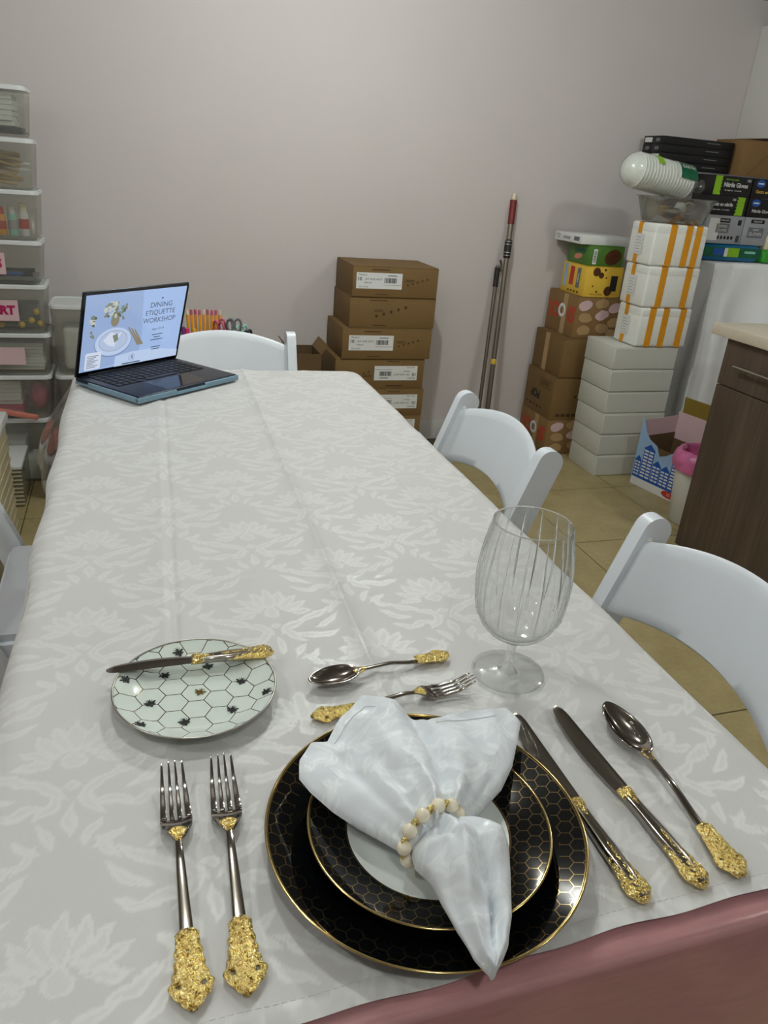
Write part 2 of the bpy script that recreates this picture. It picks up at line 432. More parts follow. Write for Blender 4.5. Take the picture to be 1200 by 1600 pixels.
def tag(o, label, cat, group=None):
    o['label'] = label; o['category'] = cat
    if group: o['group'] = group
    return o

def thing(name, label, cat, loc=(0, 0, 0), rotz=0.0, group=None):
    o = bpy.data.objects.new(name, None); COL.objects.link(o); o.empty_display_size = 0.05
    o.location = loc; o.rotation_euler = (0, 0, rotz)
    return tag(o, label, cat, group)

def struct(o):
    o['kind'] = 'structure'; return o

def dup(root, loc, rotz, label, group=None):
    r = root.copy(); COL.objects.link(r); r.location = loc; r.rotation_euler = (0, 0, rotz); r['label'] = label
    if group: r['group'] = group
    for ch in list(root.children):
        c = ch.copy(); COL.objects.link(c); c.parent = r
        for g in list(ch.children):
            d = g.copy(); COL.objects.link(d); d.parent = c
    return r

_font_cache = {}
def text(s, size, material, parent, m, name='lettering', align='CENTER', xs=1.0, bold=0.0, depth=0.0002):
    cu = bpy.data.curves.new(name, 'FONT'); cu.body = s; cu.size = size; cu.align_x = align; cu.align_y = 'CENTER'
    cu.extrude = depth; cu.resolution_u = 3; cu.offset = bold * size
    tmp = bpy.data.objects.new(name, cu); COL.objects.link(tmp)
    dg = bpy.context.evaluated_depsgraph_get()
    me = bpy.data.meshes.new_from_object(tmp.evaluated_get(dg)); me.name = name
    bpy.data.objects.remove(tmp); bpy.data.curves.remove(cu)
    me.materials.clear(); me.materials.append(M[material] if isinstance(material, str) else material)
    for p in me.polygons: p.material_index = 0
    o = bpy.data.objects.new(name, me); COL.objects.link(o); o.parent = parent
    o.matrix_local = m @ Matrix.Diagonal((xs, 1, 1, 1))
    return o

def face(side, x, y, z):
    """frame on a box face: local x along reading direction, local y up, local z outwards"""
    if side == 'front': a = ((1, 0, 0), (0, 0, 1), (0, -1, 0))
    elif side == 'left': a = ((0, -1, 0), (0, 0, 1), (-1, 0, 0))
    elif side == 'back': a = ((-1, 0, 0), (0, 0, 1), (0, 1, 0))
    else: a = ((1, 0, 0), (0, 1, 0), (0, 0, 1))
    m = Matrix([Vector(v) for v in a]).transposed().to_4x4(); m.translation = (x, y, z)
    return m
ROT180 = RZ(PI)

def patch(parent, m, w, h, material, name='printed_panel', t=0.0006, poly=None):
    bm = B()
    if poly: prism(bm, poly, 0.0, t)
    else: box(bm, -w / 2, w / 2, -h / 2, h / 2, 0.0, t)
    return obj(name, bm, material, parent, m=m)

def carton(name, label, cat, c, size, material, rotz=0.0, group=None, bev=0.003, flaps=True, tape=None):
    w_, d, h = size
    r = thing(name, label, cat, c, rotz, group)
    bm = B(); fl = 0.003 if flaps else 0.0
    box(bm, -w_ / 2, w_ / 2, -d / 2, d / 2, 0, h - fl, bev=bev)
    obj('body', bm, material, r, smooth=40)
    if flaps:
        for s in (-1, 1):
            bm = B()
            if w_ > d: box(bm, -w_ / 2 + .001, w_ / 2 - .001, 0.0012 if s > 0 else -d / 2 + .001, d / 2 - .001 if s > 0 else -0.0012, h - fl, h, bev=0.0008, seg=1)
            else: box(bm, 0.0012 if s > 0 else -w_ / 2 + .001, w_ / 2 - .001 if s > 0 else -0.0012, -d / 2 + .001, d / 2 - .001, h - fl, h, bev=0.0008, seg=1)
            obj('flap', bm, material, r)
    if tape:
        bm = B(); box(bm, -0.025, 0.025, -d / 2 + .002, d / 2 - .002, h, h + 0.0004); obj('tape_strip', bm, tape, r)
    return r

def F(size, side, u, v):
    """face frame of a carton of that size, u,v measured from the face centre (right, up)"""
    w_, d, h = size
    if side == 'front': return face('front', u, -d / 2 - 0.0002, h / 2 + v)
    if side == 'left': return face('left', -w_ / 2 - 0.0002, -u, h / 2 + v)
    return face('top', u, v, h + 0.0002)

# ------------------------------------------------------------------ the room
X0, X1, Y0, Y1 = -1.72, 3.3, -1.7, 3.5
bm = B(); box(bm, X0, X1, Y0, Y1, -0.06, -0.003); floor = struct(obj('floor', bm, 'grout'))
bm = B(); box(bm, -0.2478, 0.2478, -0.2478, 0.2478, -0.003, 0.0, bev=0.0007, seg=1)
tile0 = obj('tile', bm, 'tile', floor, loc=(1.83, 2.01, 0))
for i in range(-7, 4):
    for j in range(-4, 4):
        x, y = 1.83 + 0.5 * i, 2.01 + 0.5 * j
        if (i, j) == (0, 0) or x - .25 < X0 - .26 or x + .25 > X1 + 0.4 or y + .25 > Y1 + 0.3: continue
        if not (X0 < x - .25 + .01 and x + .25 < X1 and y + .25 < Y1 and y - .25 > Y0): continue
        t = tile0.copy(); COL.objects.link(t); t.location = (x, y, 0)
def wall(name, x0, x1, y0, y1, material, z1=CEIL):
    bm = B(); box(bm, x0, x1, y0, y1, -0.06, z1 + .05); return struct(obj(name, bm, material))
wall('wall_back', X0 - .1, X1 + .1, Y1, Y1 + .1, 'wall')
wall('wall_right', X1, X1 + .1, Y0, Y1, 'wall')
wall('wall_left', X0 - .1, X0, Y0, Y1, 'wall')
wall('wall_front', X0 - .1, X1 + .1, Y0 - .1, Y0, 'wall')
bm = B(); box(bm, X0 - .1, X1 + .1, Y0 - .1, Y1 + .1, CEIL, CEIL + .1); struct(obj('ceiling', bm, 'ceil'))
bm = B(); box(bm, X0, X1, Y1 - .014, Y1, 0, 0.10, bev=0.004); struct(obj('baseboard_back', bm, 'trim', smooth=40))

# ------------------------------------------------------------------ the long table and its three covers
TX0, TX1, TY0, TY1, TRAD = -0.146, 0.592, 0.300, 2.025, 0.045
def rrect(x0, x1, y0, y1, r, n=6):
    p = []
    for cx, cy, a in ((x1 - r, y0 + r, -90), (x1 - r, y1 - r, 0), (x0 + r, y1 - r, 90), (x0 + r, y0 + r, 180)):
        for k in range(n + 1):
            q = R(a + 90 * k / n); p.append((cx + r * math.cos(q), cy + r * math.sin(q)))
    return p
tb = thing('folding_table', 'long folding table hidden under the white damask cloth', 'table', (0, 0, 0))
bm = B(); prism(bm, rrect(TX0 + .008, TX1 - .008, TY0 + .008, TY1 - .008, TRAD - .006), 0.702, 0.735); obj('tabletop', bm, 'whiteplastic', tb)
for y in (0.52, 1.80):
    for x in (-0.02, 0.46):
        bm = B(); tube(bm, [(x, y, 0.0), (x, y, 0.701)], 0.013, 10); obj('leg', bm, 'legmetal', tb)
    bm = B(); tube(bm, [(-0.02, y, 0.2), (0.46, y, 0.2)], 0.009, 8); obj('cross_brace', bm, 'legmetal', tb)

def drape_pt(x, y, off, z0, rad, rip=0.0, flare=0.10, flarefun=None):
    """fold a flat cloth point over the rounded table edge"""
    hx0, hx1, hy0, hy1, r = TX0, TX1, TY0, TY1, TRAD
    cx = min(max(x, hx0 + r), hx1 - r); cy = min(max(y, hy0 + r), hy1 - r)
    dx, dy = x - cx, y - cy
    L = math.hypot(dx, dy)
    d = L - r + rad
    if d <= 0 or L < 1e-9: return Vector((x, y, z0))
    nx, ny = dx / L, dy / L
    bx, by = cx + nx * (r - rad), cy + ny * (r - rad)
    R_ = rad + off
    a = min(d / rad, PI / 2)
    out = R_ * math.sin(a); dz = R_ * (1 - math.cos(a))
    if d > rad * PI / 2:
        h = d - rad * PI / 2
        s = (bx * 1.0 - by * 1.3) if abs(nx) < 0.9 and abs(ny) < 0.9 else (by if abs(nx) >= 0.9 else bx)
        wv = 0.5 + 0.5 * math.sin(s * 33 + 1.3 * math.sin(s * 9)); fl = flare
        if flarefun: fl = flarefun(x, y)
        out += h * fl + rip * wv * min(h / 0.15, 1.0)
        dz += h * math.sqrt(max(0.05, 1 - min(fl, 0.95) ** 2))
    return Vector((bx + nx * out, by + ny * out, z0 - dz))

def cloth_grid(xs, ys, f):
    bm = B()
    vs_ = [[bm.verts.new(f(x, y)) for y in ys] for x in xs]
    for i in range(len(xs) - 1):
        for j in range(len(ys) - 1):
            g = bm.faces.new([vs_[i][j], vs_[i + 1][j], vs_[i + 1][j + 1], vs_[i][j + 1]]); g.smooth = True
    return bm
def span(a, b, st):
    n = max(1, int(round((b - a) / st))); return [a + (b - a) * k / n for k in range(n + 1)]

# pink satin: lowest layer, hangs far down at the near end
bm = cloth_grid(span(TX0 - .18, TX1 + .12, 0.010), span(TY0 - .52, TY1 + .17, 0.005), lambda x, y: drape_pt(x, y, 0.002, 0.737, 0.009, 0.010, 0.03))
pk = tag(obj('satin_tablecloth', bm, 'pink'), 'pink satin tablecloth hanging at the near end under the white cloth', 'tablecloth')
# clear vinyl over the pink
def vflare(x, y):
    c = max(0.0, 1 - math.hypot(x - (TX0 - .1), y - 1.95) / 0.42)
    return 0.02 + 0.50 * c * c * (3 - 2 * c)
bm = cloth_grid(span(TX0 - .23, TX1 + .12, 0.010), span(TY0 - .40, TY1 + .20, 0.005), lambda x, y: drape_pt(x, y, 0.0045, 0.7395, 0.009, 0.010, 0.03, vflare))
vn = tag(obj('vinyl_cover', bm, 'clear'), 'clear plastic table cover flaring out below the table corner by the laptop', 'table cover')

# white damask on top
def wz(x, y):
    """creases and soft waves of the white cloth"""
    def crease(d, h, w_): return h * math.exp(-abs(d) / w_)
    z = 0.0
    z += crease(x - (0.236 + 0.024 * (y - .6)), 0.0058, 0.011) + 0.0015 * math.exp(-((x - 0.17) / 0.06) ** 2)
    z += -0.0030 * math.exp(-((x - (0.027 + 0.03 * (y - .77))) / 0.005) ** 2) + crease(x - (0.014 + 0.03 * (y - .77)), 0.0030, 0.016)
    z += crease(x - (0.45 - .01 * (y - .6)), 0.0012, 0.02)
    fl = 1.0 if x < 0.06 else 0.25
    z += fl * (0.0022 * math.exp(-max(0, y - 0.596) / 0.012) if y > 0.596 else 0.0022 * math.exp(-(0.596 - y) / 0.004))
    z += (0.6 if x < 0.25 else 1.0) * 0.0014 * math.exp(-abs(y - (0.885 - 0.12 * (x - .25))) / 0.008)
    z += 0.0013 * math.exp(-abs(y - (1.20 + 0.1 * (x - .1))) / 0.008) + 0.0014 * math.exp(-abs(y - (1.52 - 0.06 * x)) / 0.01)
    n1 = noise.noise(Vector((x * 3.2, y * 9.0, 1.7))); n2 = noise.noise(Vector((x * 7.0 + 3, y * 22.0, 4.1)))
    far = min(1.0, max(0.0, (y - 0.72) / 0.3)); near = min(1.0, max(0.12, (y - 0.56) / 0.10))
    z = z * near + ZT - 0.0015
    z += 0.0016 * far * n1 + 0.0009 * far * n2
    return z
HEM = lambda x: 0.3105 + 0.018 * x + 0.0008 * math.sin(x * 23 + .6) + 0.0007 * math.sin(x * 61)
def wf(x, v):
    y0 = HEM(x); y = y0 + (TY1 + .20 - y0) * v
    p = drape_pt(x, y, 0.0085, wz(min(max(x, TX0), TX1), min(y, TY1)), 0.020, 0.009, 0.05)
    if y - y0 < 0.0125: p.z += 0.0008
    if x > TX1 - 0.02:
        p.x += 0.0022 * math.sin(y * 21 + 2 * math.sin(y * 7)) * min(1, (x - TX1 + .02) / .03)
    if x < TX0 + 0.02:
        p.x += (0.0035 * math.sin(y * 17 + 1.5 * math.sin(y * 5)) - 0.003) * min(1, (TX0 + .02 - x) / .03)
    return p
vsn = [0, 0.003, 0.006, 0.0068, 0.0072] + span(0.009, 1.0, 0.00115)
xsn = span(TX0 - .22, TX1 + .13, 0.0022)
flat, P3 = [], []
for x in xsn:
    y0 = HEM(x); L_y = TY1 + .20 - y0
    for v in vsn: flat.append((x, y0 + L_y * v)); P3.append(wf(x, v))
nx_, ny_ = len(xsn), len(vsn)
idx = np.arange(nx_ * ny_).reshape(nx_, ny_)
quads = np.stack([idx[:-1, :-1], idx[1:, :-1], idx[1:, 1:], idx[:-1, 1:]], -1).reshape(-1, 4)
me = bpy.data.meshes.new('damask_tablecloth')
me.vertices.add(len(P3)); me.vertices.foreach_set('co', np.array([tuple(p) for p in P3], dtype=np.float32).ravel())
me.loops.add(quads.size); me.loops.foreach_set('vertex_index', quads.ravel().astype(np.int32))
me.polygons.add(len(quads)); me.polygons.foreach_set('loop_start', np.arange(0, quads.size, 4, dtype=np.int32))
me.update(calc_edges=True); me.polygons.foreach_set('use_smooth', np.ones(len(quads), dtype=bool))
set_weave(me, np.array(flat)); me.materials.append(M['cloth'])
wc = bpy.data.objects.new('damask_tablecloth', me); COL.objects.link(wc)
tag(wc, 'white damask tablecloth with fold creases spread over the long table', 'tablecloth')
bm = B()
for x in span(-0.14, 0.585, 0.006)[:-1]:
    z = wz(x, 0.33) + 0.0007
    box(bm, x, x + 0.004, HEM(x) + 0.0118, HEM(x) + 0.0124, z, z + 0.0003)
st = obj('hem_stitching', bm, 'seam', wc); st['kind'] = 'stuff'

# ------------------------------------------------------------------ place setting
def plate(name, label, prof, loc, material, edge_r, edge_z, edge='goldrim'):
    t = thing(name, label, 'plate', loc)
    bm = B(); lathe(bm, prof, 96); obj('dish', bm, material, t)
    bm = B()
    lathe(bm, [(edge_r + 0.0011 * math.cos(a), edge_z + 0.0009 * math.sin(a)) for a in [2 * PI * k / 8 for k in range(8)]], 96, closed=True)
    obj('gilt_rim', bm, edge, t)
    return t
ch = plate('charger_plate', 'large black honeycomb plate with gold rim, bottom of the stacked pair', 
      [(0, .004), (.072, .004), (.088, .0055), (.100, .0095), (.118, .0155), (.1325, .0200), (.1342, .0206), (.1340, .0196), (.118, .0130), (.098, .0062), (.086, .0022), (.080, .0), (.072, .0), (.072, .0015), (0, .0018)],
      (0.212, 0.432, ZT + .0012), 'plate_big', 0.1341, 0.0206)
dn = plate('dinner_plate', 'smaller black honeycomb plate with white centre stacked on the large plate',
      [(0, .0042), (.050, .0042), (.062, .0062), (.070, .0100), (.085, .0155), (.0985, .0196), (.1003, .0201), (.1001, .0192), (.085, .0130), (.068, .0066), (.060, .0022), (.056, .0), (.048, .0), (.048, .0016), (0, .0018)],
      (0.2105, 0.4235, ZT + .0012 + .0102), 'plate_mid', 0.1002, 0.0201)
bp = plate('bread_plate', 'white side plate printed with honeycomb lines and small bees', 
      [(0, .0042), (.050, .0042), (.058, .0052), (.068, .0092), (.0805, .0148), (.0822, .0155), (.0820, .0147), (.066, .0065), (.056, .0016), (.050, .0), (.044, .0), (.044, .0015), (0, .0018)],
      (0.0405, 0.6605, ZT + .0015), 'plate_bee', 0.0821, 0.0155, edge='brush')
def bee(x, y, rot, material):
    r = math.hypot(x, y)
    z = 0.0043 if r < .05 else (0.0054 + (r - .058) * .40 if r > .058 else 0.0052)
    tilt = 0 if r < .055 else -math.atan(0.42)
    m = T(x, y, z + .0005)
    if tilt: 
        ax = Vector((-y / r, x / r, 0)); m = m @ Matrix.Rotation(tilt * -1.0, 4, ax).inverted()
    bm = B(); q = m @ RZ(rot) @ Matrix.Diagonal((.88, .88, 1, 1))
    def ell(cx, cy, a, b, an, z0=0.0):
        mm = q @ T(cx, cy, z0) @ RZ(R(an))
        prism(bm, [(a * math.cos(2 * PI * k / 12), b * math.sin(2 * PI * k / 12)) for k in range(12)], 0, 0.00025, mm)
    ell(0, 0.0006, .0021, .0018, 0); ell(0, -.0040, .0036, .0021, 90); ell(0, .0034, .0015, .0013, 0)
    for s in (-1, 1):
        ell(s * .0042, .0004, .0032, .00125, s * 24); ell(s * .0034, -.0024, .0024, .0010, s * -24)
        for k in (0, 1, 2): ell(s * .0026, .0030 - k * .0032, .0024, .00028, s * (52 - 52 * k))
        ell(s * .0012, .0054, .0014, .00022, s * 66)
    obj('bee_print', bm, material, bp)
for bx, by, rt, mt in ((-0.030, 0.036, .5, 'black'), (-0.046, -0.008, .3, 'black'), (0.0485, 0.010, -.4, 'black'), (-0.0145, -0.0435, .2, 'black'), (0.0335, -0.0345, -.3, 'black'),
                       (0.0045, 0.0005, -.5, 'goldrim'), (0.0165, 0.0435, .1, 'black'), (-0.0135, 0.068, .4, 'black'), (-0.070, 0.0265, .8, 'black'), (-0.056, -0.047, .7, 'black'), (0.0705, -0.022, -.9, 'black')):
    bee(bx, by, rt, mt)

# napkin: fan of cloth pulled through a pearl ring, tail towards the table edge
NX, NY = 0.205, 0.42
def polyline(pts):
    d = [0.0]
    for a, b in zip(pts[:-1], pts[1:]): d.append(d[-1] + math.dist(a, b))
    def f(t):
        s = t * d[-1]
        for k in range(len(pts) - 1):
            if s <= d[k + 1] + 1e-9:
                q = (s - d[k]) / max(1e-9, d[k + 1] - d[k]); return Vector((pts[k][0] + (pts[k + 1][0] - pts[k][0]) * q, pts[k][1] + (pts[k + 1][1] - pts[k][1]) * q))
        return Vector(pts[-1][:2])
    return f
E_ = polyline([(.1121, .4800), (0.115, 0.4943), (0.1294, 0.5115), (0.1441, 0.5126), (0.1621, 0.537), (0.1879, 0.5562), (0.2074, 0.5463), (0.2272, 0.5288), (0.2399, 0.514), (0.2633, 0.5212), (0.294, 0.5233), (0.3245, 0.5228), (0.3340, 0.5050)])
L_ = polyline([(0.1804, 0.3892), (0.1647, 0.4055), (0.1482, 0.4211), (0.1321, 0.4411), (0.1185, 0.464), (0.1121, 0.4800)])
Rt_ = polyline([(0.2262, 0.4041), (0.2545, 0.4169), (0.2799, 0.4332), (0.3015, 0.456), (0.3215, 0.4858), (0.3340, 0.5050)])
R0, R1 = Vector((0.1804, 0.3892)), Vector((0.2262, 0.4041))
def fan_xy(u, v):
    a = R0.lerp(R1, u); e = E_(u)
    l, r = L_(v), Rt_(v)
    P00, P10, P01, P11 = R0, R1, E_(0), E_(1)
    return a * (1 - v) + e * v + l * (1 - u) + r * u - ((P00 * (1 - u) + P10 * u) * (1 - v) + (P01 * (1 - u) + P11 * u) * v)
def fan_top(u, v):
    p = fan_xy(u, v)
    base = 0.034 + 0.008 * v
    prof = max(0.0, math.sin(PI * u)) ** 0.55
    th = 0.020 + 0.012 * math.sin(PI * min(1, v * 1.15)) - 0.006 * v
    z = base + th * prof
    k = prof * (1 - v) ** 0.8
    k *= (1 - v) ** 0.8
    z += 0.0050 * k * math.cos(2 * PI * (3.6 * u + 0.15)) + 0.0020 * k * math.cos(2 * PI * (7.7 * u + .3 * v))
    z -= prof * 0.012 * math.exp(-((u - 0.60 - 0.02 * math.sin(5 * v)) / 0.045) ** 2) * min(1.0, 0.3 + v)
    z += prof * 0.006 * math.exp(-((u - 0.76 + 0.08 * v) / 0.06) ** 2) * math.sin(PI * v)
    z += prof * 0.005 * math.exp(-((u - 0.40 + 0.05 * v) / 0.07) ** 2) * math.sin(PI * v)
    z -= prof * 0.004 * math.exp(-((u - 0.17) / 0.03) ** 2) * v
    z += prof * (0.0048 * noise.noise(Vector((p.x * 26, p.y * 26, 2.0))) + .0024 * (1 - abs(noise.noise(Vector((p.x * 34 + 5, p.y * 34, 6.0)))) * 3))
    z += 0.004 * v * prof * math.cos(2 * PI * (1.9 * u + .05))
    return Vector((p.x - NX, p.y - NY, z))
def fan_bot(u, v):
    p = fan_xy(u, v)
    prof = max(0.0, math.sin(PI * u)) ** 0.55
    return Vector((p.x - NX, p.y - NY, 0.034 + 0.008 * v - prof * 0.012 * (1 - v)))
nap = thing('napkin', 'white damask napkin fanned out through a pearl ring on the black plates', 'napkin', (NX, NY, ZT), 0)
bm = B()
NU, NV = 150, 96
tv = grid(bm, NU, NV, fan_top); bv = grid(bm, NU, NV, fan_bot)
for i in range(NU):
    bm.faces.new([tv[i][NV], tv[i + 1][NV], bv[i + 1][NV], bv[i][NV]])
    bm.faces.new([tv[i][0], bv[i][0], bv[i + 1][0], tv[i + 1][0]])
bmesh.ops.remove_doubles(bm, verts=list(bm.verts), dist=0.00005)
o = obj('fan', bm, 'napkin', nap, smooth=60)
set_weave(o.data, np.array([(v.co.x, v.co.y) for v in o.data.vertices]), 1.5)
tL = polyline([(0.1865, 0.3991), (0.1824, 0.3857), (0.1821, 0.3719), (0.1886, 0.3548), (0.1887, 0.3357), (0.1901, 0.3149), (0.194, 0.2961), (0.2006, 0.2850)])
tR = polyline([(0.2293, 0.4102), (0.2428, 0.3956), (0.2514, 0.3799), (0.2439, 0.3558), (0.2364, 0.3348), (0.2299, 0.315), (0.2204, 0.2975), (0.2070, 0.2845)])
bm = B(); rings = []
NT_ = 90
for j in range(NT_ + 1):
    v = j / NT_; a, b = tL(v), tR(v); c = (a + b) / 2; hw = (b - a) / 2 * (1.0 + .16 * math.sin(PI * min(1, v * 1.2)))
    if v > .93: hw = hw * max(0.70, math.sqrt(max(0, 1 - ((v - .93) / .075) ** 2)))
    up = 0.015 + 0.017 * math.sin(PI * min(1, v * 1.5)) - 0.007 * v; dn_ = 0.012 + 0.004 * math.sin(PI * v) - 0.006 * v
    zc = 0.036 + 0.011 * math.sin(PI * v)
    ring = []
    n = 84
    for k in range(n):
        q = 2 * PI * k / n; s = math.cos(q); h = math.sin(q)
        fold = 0.0
        if h > 0:
            fold = h * (0.0045 * math.cos(3.1 * s * PI * 0.5 + 2.2 * v + .4) * (1 - .5 * v) - 0.007 * math.exp(-((s + .25 - .9 * v) / .16) ** 2) * math.sin(PI * min(1, v * 1.05)) - 0.006 * math.exp(-((s - .35 + .3 * v) / .13) ** 2) * max(0, 1 - 2.2 * abs(v - .25)))
            fold += 0.005 * h * math.exp(-((v - .30 - .10 * s) / .05) ** 2) - 0.004 * h * math.exp(-((v - .18 - .08 * s) / .05) ** 2)
        if h > 0:
            q1 = s * math.cos(.5) + (v * 2.4) * math.sin(.5)
            fold += .0042 * h * (1 - abs(2 * ((q1 * 1.35 + .2 * math.sin(5 * v)) % 1) - 1)) * (1 - .4 * v) - .002 * h
            fold += .0060 * h * noise.noise(Vector((s * 2.4, v * 7.0, 3.3))) + .0045 * h * max(0, 1 - v / .28) * math.cos(s * 9 + 1)
            fold -= .0115 * h * math.exp(-((s + .15 + .5 * v) / .10) ** 2) * math.exp(-((v - .22) / .12) ** 2) + .0095 * h * math.exp(-((s - .30 + 1.0 * (v - .7)) / .09) ** 2) * math.exp(-((v - .70) / .16) ** 2)
        x = c.x + hw.x * s; y = c.y + hw.y * s
        z = zc + (up * h ** 0.8 if h > 0 else dn_ * h) + fold
        ring.append(Vector((x - NX, y - NY, z)))
    rings.append(ring)
loft(bm, rings); o = obj('tail', bm, 'napkin', nap, smooth=60)
set_weave(o.data, np.array([(v.co.x + .06, v.co.y + .03) for v in o.data.vertices]), 1.5)
bm = B()   # sewn hem line along the fan edge
for u0, u1, vv_ in ((0.20, 0.43, 0.93), (0.66, 0.90, 0.93)):
    pts = [fan_top(u0 + (u1 - u0) * k / 20, vv_) + Vector((0, 0, .0003)) for k in range(21)]
    tube(bm, pts, 0.00035, 5)
obj('hem_seam', bm, 'seam', nap)
rg = thing('napkin_ring', 'pearl and gold bead ring gathering the white napkin', 'napkin ring', (0.2025, 0.3990, ZT + 0.0425), R(20))
NB = 11
for k in range(NB):
    a = 2 * PI * (k + .35) / NB
    bm = B(); sphere(bm, (0, 0, 0), 0.0062, 14); obj('pearl', bm, 'pearl', rg, smooth=60, loc=(0.0285 * math.cos(a), 0.004 * math.sin(a), 0.0230 * math.sin(a)))
    a += PI / NB
    bm = B(); lathe(bm, [(.0012, -.0016), (.0042, -.0012), (.0046, 0), (.0042, .0012), (.0012, .0016)], 12, RX(PI / 2) @ RY(0), closed=True)
    obj('gold_spacer', bm, 'gold', rg, smooth=30, m=T(0.0285 * math.cos(a), 0.004 * math.sin(a), 0.0230 * math.sin(a)) @ RY(-a))

# ---- cutlery (local: +Y towards the working end, origin at the middle of its length, z = 0 on the table)
def interp(tab, s):
    for (a, va), (b, vb) in zip(tab[:-1], tab[1:]):
        if s <= b:
            t = (s - a) / (b - a); t = t * t * (3 - 2 * t) * .4 + t * .6
            return va + (vb - va) * t
    return tab[-1][1]
def ornate(parent, y0, y1, tab, zf, thick=0.0026, holes=(), name='ornate_handle', crown=0.002, seed=0, material='gold', amp=0.0011, twosided=False):
    """gilt relief plate between y0 and y1 with lobed outline"""
    bm = B(); nu, nv = 32, 80
    def pt(u, v):
        s = v; wdt = interp(tab, s) * (1 + 0.05 * math.sin(s * 46 + seed) * (s > .05))
        x = (2 * u - 1) * wdt; y = y0 + (y1 - y0) * v
        e = 1 - abs(2 * u - 1) ** 3
        rel = .8 * noise.noise(Vector((x * 520, y * 520, seed))) + .8 * noise.noise(Vector((x * 1300, y * 1300, seed + 5)))
        rel += 0.55 * math.cos((2 * u - 1) * 9) * (0.3 + .7 * math.sin(s * 42 + seed) ** 2) + .35 * math.sin(abs(2 * u - 1) * 14 + s * 60)
        en = 1 - max(0.0, (v - .86) / .14) ** 2 if twosided else 1.0
        return Vector((x, y, zf(v) + (crown * e + amp * rel * e) * en - (thick * .5 * (1 - en) if twosided else 0)))
    def skip(u, v):
        x = (2 * u - 1) * interp(tab, v); y = y0 + (y1 - y0) * v
        return any(math.hypot(x - hx, y - hy) < hr for hx, hy, hr in holes)
    grid(bm, nu, nv, pt, skip=skip)
    if twosided:
        def pb(u, v):
            s = v; wdt = interp(tab, s) * (1 + 0.05 * math.sin(s * 46 + seed) * (s > .05)); x = (2 * u - 1) * wdt
            en = 1 - max(0.0, (v - .86) / .14) ** 2
            return Vector((x, y0 + (y1 - y0) * v, zf(v) - thick * (1 - (2 * u - 1) ** 4) * en - thick * .5 * (1 - en)))
        grid(bm, nu, nv, pb); bmesh.ops.remove_doubles(bm, verts=list(bm.verts), dist=0.0004)
        return obj(name, bm, material, parent, smooth=70)
    o = obj(name, bm, material, parent, smooth=70)
    s = o.modifiers.new('thick', 'SOLIDIFY'); s.thickness = thick; s.offset = -1
    return o
def bar(parent, name, st, material='steel', n=12, sq=0.7):
    """st: (y, half width, z centre, half thickness[, x])"""
    bm = B(); rings = []
    for q in st:
        y, hw, z, th = q[:4]; x0 = q[4] if len(q) > 4 else 0
        rg_ = []
        for k in range(n):
            a = 2 * PI * k / n; c, s = math.cos(a), math.sin(a)
            rg_.append(Vector((x0 + hw * math.copysign(abs(c) ** sq, c), y, z + th * math.copysign(abs(s) ** sq, s))))
        rings.append(rg_)
    loft(bm, rings); return obj(name, bm, material, parent, smooth=50)
HTAB = [(0, .0058), (.06, .0092), (.14, .0082), (.26, .0096), (.42, .0104), (.56, .0118), (.68, .0148), (.76, .0152), (.83, .0118), (.90, .0088), (.96, .0060), (1.0, .0012)]
def zline(tab): return lambda y: interp(tab, y)
